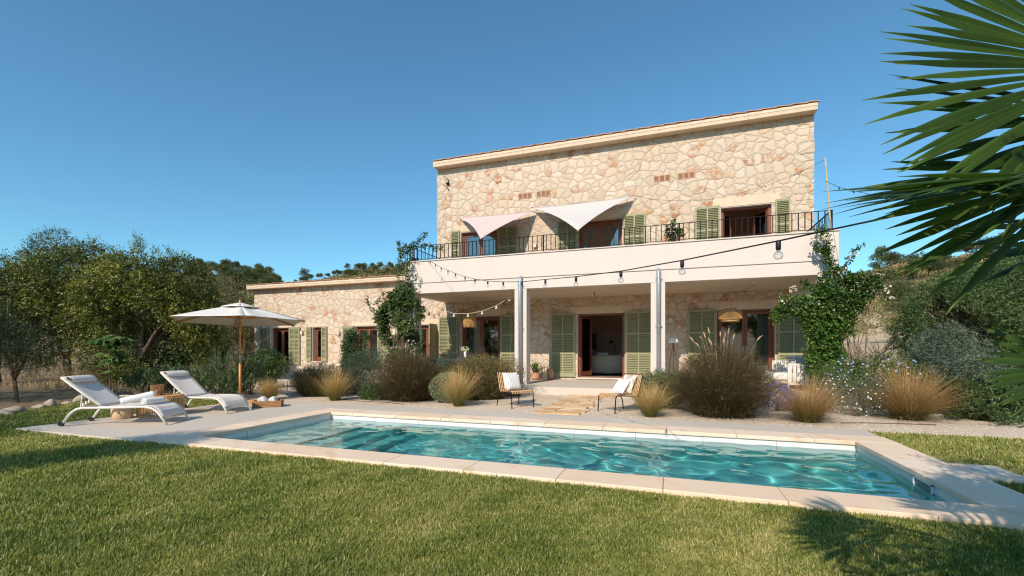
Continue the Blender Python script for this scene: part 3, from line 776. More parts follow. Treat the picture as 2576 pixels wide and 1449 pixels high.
# ------------------------------------------------------------------ pool side furniture
def arc(p0, p1, p2, n=8):
    p0, p1, p2 = map(Vector, (p0, p1, p2))
    return [p0*(1-u)**2 + p1*2*u*(1-u) + p2*u*u for u in [i/n for i in range(n+1)]]
def lounger(label, loc, rz):
    t = thing('sun_lounger', label, 'sun lounger', loc, rz, 'white sun loungers on the deck')
    W = .30
    for s in (-1, 1):       # side frame: rear leg, straight rail, front leg in one bent tube
        pts = [(-.88, s*W, .035)] + arc((-.80,s*W,.15),(-.70,s*W,.30),(-.55,s*W,.31), 6) + [(0,s*W,.315)] + arc((.42,s*W,.325),(.62,s*W,.325),(.72,s*W,.19), 7) + [(.84,s*W,.012)]
        m = MB(); m.tube(pts, .021, 8); m.build('side_frame', M_WHITEMETAL, t, smooth=True, world=False)
        m = MB()
        m.tube([(-.895, s*W-.022, .045),(-.895, s*W+.022, .045)], .045, 16)
        m.build('wheel', M_BLACK, t, world=False, smooth=False, bevel=.006)
    m = MB(); m.tube([(-.30,-W,.30),(-.30,W,.30)], .014, 8); m.build('crossbar', M_WHITEMETAL, t, world=False)
    m = MB(); m.tube([(.76,-W,.11),(.76,W,.11)], .013, 8); m.build('crossbar', M_WHITEMETAL, t, world=False)
    prof = [(-.27,.335)] + [tuple(p)[0::2] for p in arc((.0,0,.325),(.25,0,.322),(.45,0,.338), 6)] + [tuple(p)[0::2] for p in arc((.52,0,.342),(.67,0,.335),(.74,0,.205), 8)] + [(.775,.14)]
    m = MB(); q = len(prof)-1
    def f(u, v):
        i = min(int(u*q), q-1); k = u*q-i
        x = prof[i][0]*(1-k)+prof[i+1][0]*k; z = prof[i][1]*(1-k)+prof[i+1][1]*k
        return (x, (v-.5)*2*(W+.002), z - .018*math.sin(PI*v)*(1 if u < .8 else .3))
    m.grid(f, q*2, 8); m.build('seat_sling', M_WHITEFAB, t, smooth=True, solid=.008, world=False)
    # backrest
    A = Vector((-.27,0,.325)); B = Vector((-.92,0,.83))
    for s in (-1, 1):
        m = MB(); m.tube([A+Vector((0,s*(W-.03),0)), B+Vector((0,s*(W-.03),0))], .018, 8); m.build('back_frame', M_WHITEMETAL, t, smooth=True, world=False)
    nrm = Vector((-(B-A).z, 0, (B-A).x)).normalized()*-1
    m = MB()
    m.grid(lambda u, v: tuple(A+(B-A)*(u*1.01) + Vector((0,(v-.5)*2*(W-.012),0)) + nrm*(.014-.02*math.sin(PI*v)*math.sin(PI*u))), 12, 8)
    m.build('back_sling', M_WHITEFAB, t, smooth=True, solid=.008, world=False)
    m = MB(); dirb = (B-A).normalized(); C = B - dirb*.11 + nrm*.045
    for k in range(2): pass
    pts = []
    n1, n2 = 10, 14
    def pil(u, v):
        a = 2*PI*u; y = (v-.5)*2*(W-.05)
        e = 1-abs(2*v-1)**8*.25
        return tuple(C + dirb*(.085*math.cos(a))*e + nrm*(.04*math.sin(a))*e + Vector((0,y,0)))
    m.grid(pil, 16, 10); m.build('headrest', M_WHITEFAB, t, smooth=True, world=False)
    m = MB(); D_ = A+(B-A)*.55
    for s in (-1, 1): m.tube([tuple(D_+Vector((0,s*.2,-.02))), (-.66,s*.2,.315)], .011, 8)
    m.tube([(-.66,-.2,.315),(-.66,.2,.315)], .011, 8); m.tube([(-.66,-W,.30),(-.66,-.2,.30)], .01, 6); m.tube([(-.66,.2,.30),(-.66,W,.30)], .01, 6)
    for k in range(4): m.box(-.60+.05*k-.012, -.60+.05*k+.012, -.235, -.20, .335+.03*k, .39+.03*k)
    m.build('back_support', M_WHITEMETAL, t, world=False)
    return t
L1 = lounger('white sun lounger holding rolled towels, beside the wooden slat table', (-9.18,5.40,-.006), R(23))
L2 = lounger('white sun lounger without towels under the parasol', (-9.42,7.02,-.006), R(6))
def roll(mb, p, q, r, spiral=True, n=16):
    p, q = Vector(p), Vector(q); d = (q-p).normalized(); u = Vector((0,0,1)); a = d.cross(u).normalized(); b = a.cross(d)
    L = (q-p).length; rings = []
    rows = [(0,.80),(.012,.94),(.03,1.0),(.3*L,1.02),(.6*L,1.0),(L-.03,1.0),(L-.012,.94),(L,.80)]
    vs = []; 
    for s_, k in rows:
        for i in range(n):
            th = 2*PI*i/n; vs.append(p+d*s_+(a*math.cos(th)+b*math.sin(th)*.94)*r*k)
    fs = [(i*n+j, i*n+(j+1)%n, (i+1)*n+(j+1)%n, (i+1)*n+j) for i in range(len(rows)-1) for j in range(n)]
    fs += [tuple(range(n-1,-1,-1)), tuple((len(rows)-1)*n+j for j in range(n))]
    mb.add(vs, fs)
    for e, sg in ((p, -1), (q, 1)):
        for turn in range(1):
            pts = [e + d*sg*.004 + (a*math.cos(th)+b*math.sin(th)*.94)*(r*.12+r*.66*th/(5*PI)) for th in [i*5*PI/40 for i in range(41)]]
            mb.tube(pts, r*.075, 5)
def towel(label, p, q, r, group):
    m = MB(); roll(m, p, q, r); o = m.build('rolled_towel', M_TOWEL, None, smooth=True)
    return tag(o, label, 'towel', group)
def loc1(x, y, z): return tuple(Matrix.Translation((-9.18,5.40,-.006)) @ Matrix.Rotation(R(23),4,'Z') @ Vector((x,y,z)))
towel('rolled white towel lying flat on the lounger, its end facing the pool', loc1(.36,-.18,.40), loc1(.47,.17,.40), .062, 'rolled towels on the lounger')
towel('long rolled white towel leaning over another towel on the lounger', loc1(.00,-.20,.405), loc1(.37,.08,.51), .066, 'rolled towels on the lounger')
# slat table
tb = thing('slat_table', 'low round table with teak top and rattan slat sides', 'side table', (-9.72,6.28,-.006))
m = MB(); random.seed(3)
for k in range(9):
    y = -.34+.085*k; hw = math.sqrt(max(.36**2-(y)**2, .004)); m.tv = random.random(); m.box(-9.72-hw, -9.72+hw, 6.28+y-.039, 6.28+y+.039, .365, .392)
m.build('tabletop', M_TEAK, tb, bevel=.004)
m = MB(); m.lathe([(.37,.335),(.385,.335),(.385,.37),(.37,.37)], (-9.72,6.28,0), 32, cap=False); m.lathe([(.37,-.003),(.385,-.003),(.385,.02),(.37,.02)], (-9.72,6.28,0), 32, cap=False); m.build('rim', M_RATTAN, tb)
m = MB()
for k in range(64):
    a = 2*PI*k/64; m.tube([(-9.72+.378*math.cos(a),6.28+.378*math.sin(a),.01),(-9.72+.378*math.cos(a+.02),6.28+.378*math.sin(a+.02),.345)], .0085, 5)
m.build('slats', M_RATTAN, tb)
# lantern on the table
ln = thing('rattan_lantern', 'woven rattan lantern standing on the slat table', 'lantern', (-9.80,6.26,.386))
m = MB()
for k in range(26):
    a = 2*PI*k/26; m.tube([(-9.80+.098*math.cos(a),6.26+.098*math.sin(a),.39),(-9.80+.108*math.cos(a+.1),6.26+.108*math.sin(a+.1),.49),(-9.80+.103*math.cos(a),6.26+.103*math.sin(a),.60)], .0055, 5)
for k in range(11):
    z = .393+.0205*k; m.lathe([(.100,z),(.108,z+.004),(.100,z+.008)], (-9.80,6.26,0), 24, cap=False)
m.build('weave', M_WICKER, ln)
m = MB(); m.lathe([(.09,.388),(.09,.395)], (-9.80,6.26,0), 20); m.build('base', M_WICKER, ln)
m = MB(); m.lathe([(.04,.396),(.042,.50)], (-9.80,6.26,0), 16); m.build('candle', M_OFFWHITE, ln)
# stool
m = MB(); m.lathe([(.150,-.006),(.163,.0),(.166,.10),(.166,.25),(.160,.268),(.146,.272)], (-9.94,5.72,0), 36)
tag(m.build('drum_stool', M_OAK, None, smooth=True), 'plain pale drum stool half hidden under the lounger backrest', 'stool')
# parasol
ux, uy = -10.40, 8.62
um = thing('parasol', 'open ivory parasol on an orange wooden pole', 'parasol', (ux,uy,-.03))
m = MB(); m.tube([(ux,uy,.16),(ux,uy,1.02)], .030, 12); m.build('pole', M_TEAK, um, smooth=True)
m = MB(); m.tube([(ux,uy,1.18),(ux,uy,2.50)], .025, 12); m.build('pole', M_TEAK, um, smooth=True)
m = MB(); m.tube([(ux,uy,1.0),(ux,uy,1.20)], .026, 12); m.build('pole_joint', M_STEEL, um, smooth=True)
m = MB(); m.tube([(ux,uy,-.02),(ux,uy,.19)], .028, 12); m.build('pole_socket', M_STEEL, um, smooth=True)
m = MB()
m.bar((ux-.42,uy-.20,.0),(ux+.42,uy+.20,.0),.09,.05); m.bar((ux-.2,uy+.42,-.005),(ux-.03,uy+.05,-.005),.09,.05); m.bar((ux+.03,uy-.05,-.005),(ux+.2,uy-.42,-.005),.09,.05)
m.build('wooden_base', M_TEAK, um, bevel=.004)
RZ, AP, RR = 2.035, 2.47, 1.62
ang = [R(-36+60*k) for k in range(6)]
rim = [Vector((ux+RR*math.cos(a), uy+RR*math.sin(a), RZ+.055*math.cos(a+R(36)))) for a in ang]
ap = Vector((ux,uy,AP))
m = MB(); nseg = 10
for k in range(6):
    A_, B_ = rim[k], rim[(k+1) % 6]
    def f(u, v, A_=A_, B_=B_):
        e = A_*(1-u)+B_*u; sag = math.sin(PI*u)
        inward = (Vector((ux,uy,RZ))-e); e = e + inward*(.035*sag)
        p = ap*(1-v)+e*v
        p = p + Vector((0,0,-.055*math.sin(PI*v)*(.35+.65*sag) + .03*math.sin(PI*v)))
        return tuple(p)
    m.grid(f, 8, 10)
m.build('canopy', M_CANVAS, um, smooth=True, solid=.004)
m = MB()
for k in range(6):
    A_ = ap+Vector((0,0,.035))+(rim[k]-ap)*.30; B_ = ap+Vector((0,0,.035))+(rim[(k+1)%6]-ap)*.30; tp = ap+Vector((0,0,.045))
    m.grid(lambda u, v, A_=A_, B_=B_: tuple(tp*(1-v)+(A_*(1-u)+B_*u)*v + Vector((0,0,.006*math.sin(9*u+3*v)))), 4, 4)
m.build('vent_cap', M_CANVAS, um, smooth=True, solid=.004)
m = MB(); m.lathe([(.015,AP+.03),(.032,AP+.05),(.030,AP+.075),(.012,AP+.11),(.004,AP+.135)], (ux,uy,0), 14); m.build('finial', M_TEAK, um, smooth=True)
hub = Vector((ux,uy,2.11))
for k in range(6):
    m = MB(); e = rim[k]+(ap-rim[k])*.015-Vector((0,0,.03)); m.bar(ap-Vector((0,0,.06)), e, .022, .030); m.build('rib', M_TEAK, um)
    m = MB(); mid = ap*.5+rim[k]*.5-Vector((0,0,.06)); m.bar(hub, mid, .02, .026); m.build('strut', M_TEAK, um)
m = MB(); m.lathe([(.03,2.07),(.05,2.085),(.05,2.13),(.03,2.15)], (ux,uy,0), 14); m.build('runner', M_TEAK, um)
m = MB(); m.bar((-10.30,7.95,.028),(-9.62,8.62,.028),.07,.06); tag(m.build('timber_beam', M_TEAK, None, bevel=.005), 'loose teak beam lying behind the parasol side lounger', 'beam')
# towel basket
bk = thing('wicker_basket', 'low rectangular wicker basket on the deck by the tufted grass', 'basket', (-8.80,8.02,-.006), R(38))
m = MB(); bw, bd, bh = .28, .16, .15
for k in range(9):
    z = .008+k*.0165; e = .008*(k % 2); g = .012*k/9
    P = [(-bw-g-e,-bd-g-e),(bw+g+e,-bd-g-e),(bw+g+e,bd+g+e),(-bw-g-e,bd+g+e)]
    for a, b in zip(P, P[1:]+P[:1]):
        n = 12; pts = [(a[0]+(b[0]-a[0])*i/n, a[1]+(b[1]-a[1])*i/n, z+.003*math.sin(i*2.1+k*PI)) for i in range(n+1)]
        m.tube(pts, .0125, 5)
m.box(-bw,bw,-bd,bd,.002,.012); m.build('basket_body', M_WICKER, bk, world=False)
def lb(x, y, z): return tuple(WM[bk.name] @ Vector((x, y, z)))
towel('rolled white towel in the basket, nearer the parasol', lb(-.115,-.17,.155), lb(-.12,.15,.16), .083, 'towels in the basket')
towel('rolled white towel in the basket, nearer the pool', lb(.095,-.17,.15), lb(.10,.15,.155), .078, 'towels in the basket')
# ------------------------------------------------------------------ rattan chairs
def cane_chair(label, loc, rz, splay=True):
    t = thing('cane_chair', label, 'chair', loc, rz, 'cane chairs on the gravel')
    # local: +x = front, y = left/right
    W, D, H = .29, .30, .375
    for s in (-1, 1):
        m = MB(); m.tube([(.31,s*W,-.0),(.29,s*W,.30)]+arc((.28,s*W,.34),(.27,s*W,.385),(.20,s*W,.378),4)+[(-.2,s*W,.345)]+arc((-.25,s*W,.342),(-.30,s*W,.345),(-.32,s*W,.40),4)+[(-.44,s*W,.80)], .0125, 7); m.build('side_frame', M_IRON, t, smooth=True, world=False)
        m = MB(); m.tube(arc((-.20,s*W,.345),(-.33,s*W,.33),(-.36,s*W,.20),5)+[(-.40,s*W*1.04,0)], .0125, 7); m.build('rear_leg', M_IRON, t, smooth=True, world=False)
    m = MB(); m.tube([(-.44,-W,.80),(-.44,W,.80)], .0125, 7); m.tube([(.27,-W,.365),(.27,W,.365)], .0125, 7); m.tube([(-.30,-W,.345),(-.30,W,.345)], .0125, 7); m.build('cross_rail', M_IRON, t, smooth=True, world=False)
    m = MB(); random.seed(9)
    n = 13
    for k in range(n):
        y = -W+.025+(2*W-.05)*k/(n-1)
        m.tv = random.random()
        pts = arc((.292,y,.33),(.285,y,.40),(.20,y,.388),5)+[(.05,y,.362),(-.2,y,.352)]+arc((-.26,y,.352),(-.295,y,.36),(-.315,y,.41),4)+[(-.38,y,.61),(-.435,y,.80),(-.452,y,.80)]
        m.tube(pts, .0110, 6)
    for z_, x_ in ((.47,-.345),(.58,-.378),(.69,-.41)): m.tube([(x_+.012,-W,z_),(x_+.012,W,z_)], .0055, 5)
    for x_ in (-.12,.03,.17): m.tube([(x_,-W,.352+.02*(x_+.12)),(x_,W,.352+.02*(x_+.12))], .0055, 5)
    m.build('cane_seat', M_RATTAN, t, smooth=True, world=False)
    return t
CH1 = cane_chair('black legged cane chair with the striped cushion', (-3.46,10.12,-.03), R(-41))
CH2 = cane_chair('black legged cane chair with the plain white cushion', (-1.10,10.02,-.03), R(225))
def cushion(name, label, mat, c, right, up, w, h, th, group, parent=None):
    c, right, up = Vector(c), Vector(right).normalized(), Vector(up).normalized(); nr = right.cross(up).normalized()
    m = MB(); n = 14
    def f(sg):
        def g(u, v):
            a, b = 2*u-1, 2*v-1
            k = (1-a**4)*(1-b**4); pinch = 1-.07*(a*a*(1-b*b)+b*b*(1-a*a))*0
            x = a*w/2*(1-.06*(1-b*b)); y = b*h/2*(1-.06*(1-a*a))
            return tuple(c+right*x+up*y+nr*(sg*th/2*k**.55))
        return g
    m.grid(f(1), n, n); g2 = f(-1); m.grid(lambda u, v: g2(1-u, v), n, n)
    o = m.build(name, mat, parent, smooth=True)
    return tag(o, label, 'cushion', group) if parent is None else o
t = NT('striped_linen'); g = t.n('ShaderNodeTexCoord'); sx = t.n('ShaderNodeSeparateXYZ'); t.l(g.outputs['Object'], sx.inputs[0])
u_ = t.math('ADD', t.math('MULTIPLY', sx.outputs[0], .755), t.math('MULTIPLY', sx.outputs[1], .656))
st = t.math('GREATER_THAN', t.math('FRACT', t.math('MULTIPLY', u_, 24)), .72)
t.surf(t.bsdf(t.mix(st, (.74,.71,.68), (.36,.37,.40)), .95, None, .1))
t = NT('leaf_print'); p = t.pos(); v = t.n('ShaderNodeTexVoronoi', feature='DISTANCE_TO_EDGE'); v.inputs['Scale'].default_value = 5.5; t.l(p, v.inputs['Vector'])
t.surf(t.bsdf(t.mix(t.ramp(v.outputs['Distance'], [(.10, 0), (.13, 1)]), (.70,.66,.60), (.50,.42,.34)), .95, None, .1))
def chair_frame(ch):
    M = WM[ch.name]; q = M.to_3x3()
    return M, q @ Vector((0,1,0)), q @ Vector((1,0,0))
M, rt, fr = chair_frame(CH1); upv = (Vector((0,0,1))*.93 - fr*.34)
cushion('cushion', 'plain beige cushion behind the striped one on the cane chair', M_OFFWHITE, M @ Vector((-.27,.02,.60)), -rt, upv, .42, .40, .11, 'cushions on the cane chairs')
cushion('cushion', 'white cushion with thin grey stripes on the cane chair', MATS['striped_linen'], M @ Vector((-.165,.015,.565)), -rt, upv, .40, .38, .13, 'cushions on the cane chairs')
M, rt, fr = chair_frame(CH2); upv = (Vector((0,0,1))*.90 - fr*.42)
cushion('cushion', 'beige patterned cushion leaning on the back of the cane chair', MATS['leaf_print'], M @ Vector((-.26,.0,.60)), -rt, upv, .42, .42, .11, 'cushions on the cane chairs')
cushion('cushion', 'plain white cushion tipped forward on the cane chair seat', M_TOWEL, M @ Vector((-.10,-.02,.545)), -rt, (Vector((0,0,1))*.78 - fr*.62), .38, .36, .13, 'cushions on the cane chairs')

# ------------------------------------------------------------------ shade sails
t = NT('pink_sail'); t.surf(t.bsdf(t.mix(t.noise(t.pos(), 2, 3).outputs[0], (.60,.465,.445), (.63,.49,.47)), .8, None, .1))
t = NT('white_sail'); t.surf(t.bsdf(t.mix(t.noise(t.pos(), 2, 3).outputs[0], (.55,.515,.495), (.58,.545,.52)), .8, None, .1))
def sail(label, A, B, C, mat):
    A, B, C = map(Vector, (A, B, C)); t = thing('shade_sail', label, 'shade sail', tuple((A+B+C)/3), 0, 'shade sails over the terrace')
    G = (A+B+C)/3; n = 16; idx = {}; m = MB(); vs = []; fs = []
    for i in range(n+1):
        for j in range(n+1-i):
            a, b = i/n, j/n; c = 1-a-b
            p = A*a+B*b+C*c
            pull = 4*(a*b*(1-c)**1.0 + b*c*(1-a)**1.0 + a*c*(1-b)**1.0)      # concave catenary edges
            e = max(0, 1-27*a*b*c)
            p = p.lerp(G, min(.30, .15*pull)*e) + Vector((0,0,-.9*a*b*c))
            idx[i, j] = len(vs); vs.append(tuple(p))
    for i in range(n):
        for j in range(n-i):
            fs.append((idx[i,j], idx[i+1,j], idx[i,j+1]))
            if j < n-i-1: fs.append((idx[i+1,j], idx[i+1,j+1], idx[i,j+1]))
    m.add(vs, fs); m.build('canvas', mat, t, smooth=True, solid=.003)
    for p, q in ((A, A+(A-G).normalized()*.10), (B, B+(B-G).normalized()*.10), (C, C+(C-G).normalized()*.08)):
        m = MB(); m.tube([p, q], .012, 6); m.build('corner_fixing', M_STEEL, t)
    return t
sail('pale pink triangular shade sail tied down to the railing', (-8.16,16.74,6.72), (-4.95,16.74,6.66), (-6.10,14.1,5.06), MATS['pink_sail'])
sail('white triangular shade sail tied down to the railing', (-5.03,16.70,6.78), (-1.30,16.74,6.82), (-2.78,14.1,5.05), MATS['white_sail'])
# bamboo pole
bp = thing('bamboo_pole', 'tall bamboo pole lashed to the end of the balcony railing', 'pole', (3.93,13.97,4.43))
m = MB(); pts = [(3.93-.13*(z-4.43)/1.93, 13.97, z) for z in np.linspace(4.43, 6.36, 9)]; m.tube(pts, [.026,.025,.024,.023,.022,.021,.02,.019,.018], 9); m.build('cane', M_BAMBOO, bp, smooth=True)
m = MB()
for p in pts[1:-1]: m.lathe([(.024,p[2]-.008),(.028,p[2]),(.024,p[2]+.008)], (p[0],p[1],0), 9, cap=False)
m.build('nodes', M_BAMBOO, bp)

# ------------------------------------------------------------------ string lights
def string_lights(label, pts, bulbs, cat_r, bulb_r, sock=(.016,.06), parts=True):
    t = thing('string_lights', label, 'string lights', tuple(pts[0]))
    m = MB(); m.tube(pts, cat_r, 5); m.build('cable', M_BLACK, t, smooth=True)
    proto = None
    for p in bulbs:
        p = Vector(p)
        if proto is None:
            b = MB(); r = bulb_r
            b.lathe([(.35*r,0),(.45*r,-.25*r),(.8*r,-.6*r),(1.0*r,-1.1*r),(.93*r,-1.6*r),(.6*r,-2.0*r),(.02*r,-2.12*r)], (0,0,-sock[1]), 12, cap=False)
            o = b.build('bulb', M_BULB, t, smooth=True, world=False)
            k = MB(); k.lathe([(sock[0]*.7,.004),(sock[0],-.006),(sock[0],-sock[1]*.9),(sock[0]*.8,-sock[1])], (0,0,0), 10)
            s_ = k.build('socket', M_BLACK, o, smooth=True, world=False)
            f = MB(); f.tube([(0,0,-sock[1]),(.2*r,0,-sock[1]-r*.9),(-.2*r,0,-sock[1]-r*1.1),(0,0,-sock[1])], r*.04, 4); f.build('filament', M_STEEL, o, world=False)
            proto = o
        else:
            o = proto.copy(); COL.objects.link(o)
            for ch in proto.children:
                c = ch.copy(); COL.objects.link(c); c.parent = o
        o.location = p - Vector(t.location)
    return t
D0 = 2.13
CB = [(4060,300,-1.2),(2990,418,-.6),(2395,512,0),(1958,606,1),(1716,655,2),(1562,682,3),(1449,696,4),(1372,703,5),(1313,709,6),(1266,709,7),(1227,707,8),(1195,702,9),(1170,696,10),(1146,688,11),(1127,680,12),(1110,673,13),(1096,665,14),(1082,657,15),(1069,650,16)]
CP = [at3(x, y, D0*(1+.403*n)) for x, y, n in CB]
string_lights('black festoon cable with round clear bulbs sagging across the white balcony band', CP, CP[2:], .0055, .030)
S2 = [(-1.19,16.80,6.84),(-.69,16.48,6.55),(-.07,16.17,6.34),(.56,15.85,6.16),(1.22,15.53,6.06),(1.89,15.22,6.04),(2.57,14.90,6.08),(3.24,14.58,6.21),(3.57,14.27,6.28),(3.80,13.96,6.30)]
string_lights('thin cable with tiny bulbs strung in front of the upper stone wall', S2, S2[1:8], .0042, .013, (.011,.035))
S3 = [(2077,456,11.6),(2111,471,10.9),(2148,480,10.1),(2192,490,9.3),(2230,497,8.6),(2277,498,7.9),(2382,491,6.6),(2467,474,5.9),(2576,453,5.2),(2700,425,4.6)]
S3 = [at3(*p) for p in S3]
string_lights('festoon cable with clear bulbs running from the bamboo pole behind the palm', S3, S3[1:], .0055, .022, (.014,.045))
S4 = [(1048,640,14.9),(1078,676,14.4),(1108,700,14.9),(1126,716,15.3)]

# bell garland under the porch
def garland(label, pts, bells, mat, group):
    t = thing('bell_garland', label, 'garland', tuple(pts[0]), 0, group)
    m = MB(); m.tube(pts, .008, 5); m.build('cord', mat, t, smooth=True)
    for p in bells:
        p = Vector(p); m = MB(); m.lathe([(.012,.01),(.02,-.01),(.03,-.05),(.045,-.10),(.050,-.11),(.044,-.11)], tuple(p), 10); m.build('bell', mat, t, smooth=True)
def c5(x, y, Y=14.35):
    px, py = (1500+x/2.5875)*.670833, (1000+y/2.5875)*.670833
    rx = (px-CAM_CX)/CAM_F; k = Y/(rx*sY+cY); return Vector((k*(rx*cY-sY), Y, EYE-(py-CAM_H)/CAM_F*k))
G1 = [c5(*p) for p in ((190,285),(230,380),(283,440),(332,465),(377,445),(412,395),(432,350))]
garland('bell garland coloured dark for shade, sagging from the porch corner above the tall shutter', G1, G1[1:6], M_WICKER, 'bell garlands under the porch')  # shade put into the colour: this strand gets a darker material
G2 = [c5(*p) for p in ((436,425),(523,455),(660,457),(797,432),(935,378),(1062,300),(1106,262))]
G2 = [G1[-1]+(G2[0]-G1[-1])*.98] + G2
M_CREAM = simple('cream_raffia', (.62,.54,.42), .9, .1, 30, .1)
garland('cream bell garland hanging in front of the straw pendants', G2, G2[2:7], M_CREAM, 'bell garlands under the porch')

# ------------------------------------------------------------------ porch things
def wall_lamp(label, x, z, y=T2-.008):
    t = thing('wall_lamp', label, 'wall lamp', (x,y,z), 0, 'small white wall lamps')
    m = MB(); m.box(x-.06,x+.06,y-.10,y-.02,z-.075,z+.075); m.build('lamp_body', M_PLASTER, t, bevel=.006)
    m = MB(); m.box(x-.045,x+.045,y-.019,y+.01,z-.05,z+.05); m.build('wall_plate', M_STEEL, t)
wall_lamp('square white wall lamp beside the open centre door shutter', -4.92, 2.36)
wall_lamp('square white wall lamp between drainpipe and right bay shutter', -.04, 2.36)
wall_lamp('white wall lamp between first and second wing windows', -16.42, 2.12)
wall_lamp('white wall lamp left of the third wing shutter', -14.30, 2.10)
wall_lamp('wall lamp between the two shade sails behind the railing', -5.0, 5.35)
pt = thing('potted_palm', 'spiky green plant in a terracotta pot by the left shutter', 'potted plant', (-4.78,16.2,.20))
m = MB(); m.lathe([(.10,.205),(.17,.24),(.195,.33),(.185,.42),(.20,.44),(.20,.47),(.17,.47),(.16,.44)], (-4.78,16.2,0), 24); m.build('pot', M_TERRACOTTA, pt, smooth=True)
m = MB(); m.lathe([(.165,.43),(.0,.435)], (-4.78,16.2,0), 16, cap=False); m.build('soil', MATS['dry_earth'], pt)
POT_PLANT = (pt, (-4.78,16.2,.44))
m = MB(); m.prism([(-4.47,16.1),(-4.33,16.1),(-4.33,16.25),(-4.47,16.25)], .20, .50)
tag(m.build('wood_block', M_OAK, None, bevel=.01), 'upright pale wooden block beside the terracotta pot', 'wood block')
p2 = thing('terracotta_jar', 'tall terracotta jar by the centre door shutter', 'jar', (-4.28,16.45,.20))
m = MB(); m.lathe([(.09,.20),(.14,.30),(.15,.45),(.11,.58),(.12,.62),(.10,.62)], (-4.28,16.45,0), 20); m.build('jar_body', M_TERRACOTTA, p2, smooth=True)
lm = thing('tripod_lamp', 'red tripod lamp with white drum shade on the porch', 'floor lamp', (.05,16.3,.20))
m = MB(); m.lathe([(.165,1.54),(.158,1.72)], (.05,16.3,0), 24, cap=False); m.build('lamp_shade', M_TOWEL, lm, smooth=True, solid=.004)
for k in range(3):
    a = R(90+120*k); m = MB(); m.tube([(.05,16.3,1.56),(.05+.24*math.cos(a),16.3+.24*math.sin(a),.20)], .011, 7); m.build('leg', M_RED, lm, smooth=True)
m = MB(); m.lathe([(.03,1.52),(.035,1.58)], (.05,16.3,0), 10); m.build('lamp_holder', M_BLACK, lm)
# woven pendant, right bay
pd = thing('woven_pendant', 'wide tiered woven drum pendant lamp in the right porch bay', 'pendant lamp', (1.70,15.4,3.27))
def ribs_drum(m, r, z0, z1, n=70):
    for k in range(n):
        a = 2*PI*k/n; m.tube([(1.70+r*math.cos(a),15.4+r*math.sin(a),z0),(1.70+r*math.cos(a),15.4+r*math.sin(a),z1)], .0065, 4)
    for z in (z0, z1): m.lathe([(r-.006,z-.008),(r+.008,z-.008),(r+.008,z+.008),(r-.006,z+.008)], (1.70,15.4,0), 36, cap=False)
m = MB(); ribs_drum(m, .33, 2.27, 2.49); m.build('outer_drum', M_STRAW, pd)
m = MB(); ribs_drum(m, .17, 2.36, 2.58, 40); m.build('inner_drum', M_STRAW, pd)
m = MB(); m.lathe([(.26,2.18),(.265,2.26)], (1.70,15.4,0), 32, cap=False); m.build('lower_ring', M_STRAW, pd, solid=.006)
m = MB(); m.tube([(1.70,15.4,2.58),(1.70,15.4,3.20),(1.95,15.4,3.10),(2.30,15.4,3.22),(2.36,15.4,3.282)], .006, 5); m.build('cord', M_STRAW, pd)
m = MB(); m.tube([(1.70,15.4,3.20),(1.70,15.4,3.283)], .006, 5); m.lathe([(.05,3.25),(.05,3.282)], (2.36,15.4,0), 12); m.build('ceiling_rose', M_OAK, pd)
def straw_pendant(label, x, y, zt, rr, fr_len):
    t = thing('straw_pendant', label, 'pendant lamp', (x,y,3.28), 0, 'straw pendants in the left bay')
    rg = random.Random(int(x*100)); m = MB()
    for k in range(150):
        a = 2*PI*k/150 + rg.uniform(-.02,.02); r = rr*rg.uniform(.96,1.04)
        pts = [(x+.04*math.cos(a),y+.04*math.sin(a),zt),(x+r*.72*math.cos(a),y+r*.72*math.sin(a),zt-.05),(x+r*math.cos(a),y+r*math.sin(a),zt-.19),(x+r*.98*math.cos(a),y+r*.98*math.sin(a),zt-.38)]
        q = rg.uniform(.55,1)*fr_len; pts.append((x+r*(.92+rg.uniform(-.15,.1))*math.cos(a),y+r*.92*math.sin(a),zt-.38-q)); m.tube(pts, .0058, 4)
    m.build('straw_shade', M_STRAW, t)
    m = MB(); m.tube([(x,y,zt),(x,y,3.20),(x+.15,y,3.13),(x+.28,y,3.283)], .006, 5); m.build('cord', M_STRAW, t)
straw_pendant('smooth rounded straw pendant, the rear of the pair', -7.42, 15.55, 2.86, .25, .12)
straw_pendant('shaggy straw pendant with long fringe, nearest the garland', -7.05, 15.3, 2.86, .235, .36)
m = MB(); m.tube([(-2.50,15.6,3.283),(-2.50,15.6,3.18),(-2.47,15.6,3.15),(-2.49,15.6,3.11)], .009, 6); m.lathe([(.025,3.255),(.025,3.282)], (-2.50,15.6,0), 10)
tag(m.build('ceiling_hook', M_BLACK, None), 'bare black lamp hook on the centre porch ceiling', 'hook')
# outdoor sofa
sf = thing('outdoor_sofa', 'white strap woven outdoor sofa on the right of the porch', 'sofa', (3.4,15.2,.20))
def strap_panel(name, p, q, z0, z1, n):
    p, q = Vector(p), Vector(q); m = MB(); d = (q-p); L = d.length; d.normalize(); nn = Vector((-d.y, d.x, 0))
    for z in (z0+.02, z1-.02): m.bar(p+Vector((0,0,z)), q+Vector((0,0,z)), .035, .04)
    for e in (p, q): m.bar(e+Vector((0,0,z0-.12)), e+Vector((0,0,z1)), .035, .035)
    for k in range(n):
        c = p+d*(L*(k+.5)/n); m.obox(c+Vector((0,0,(z0+z1)/2)), d*(L/n*.38), nn*.022, Vector((0,0,(z1-z0)/2+.004)) + d*.012)
    m.build(name, M_OFFWHITE, sf, bevel=.006)
strap_panel('arm_panel', (3.08,14.55,0), (3.86,14.55,0), .33, .92, 8); strap_panel('arm_panel', (2.95,15.95,0), (3.86,15.95,0), .45, .98, 9); strap_panel('back_panel', (3.90,14.6,0), (3.90,15.9,0), .40, .95, 12)
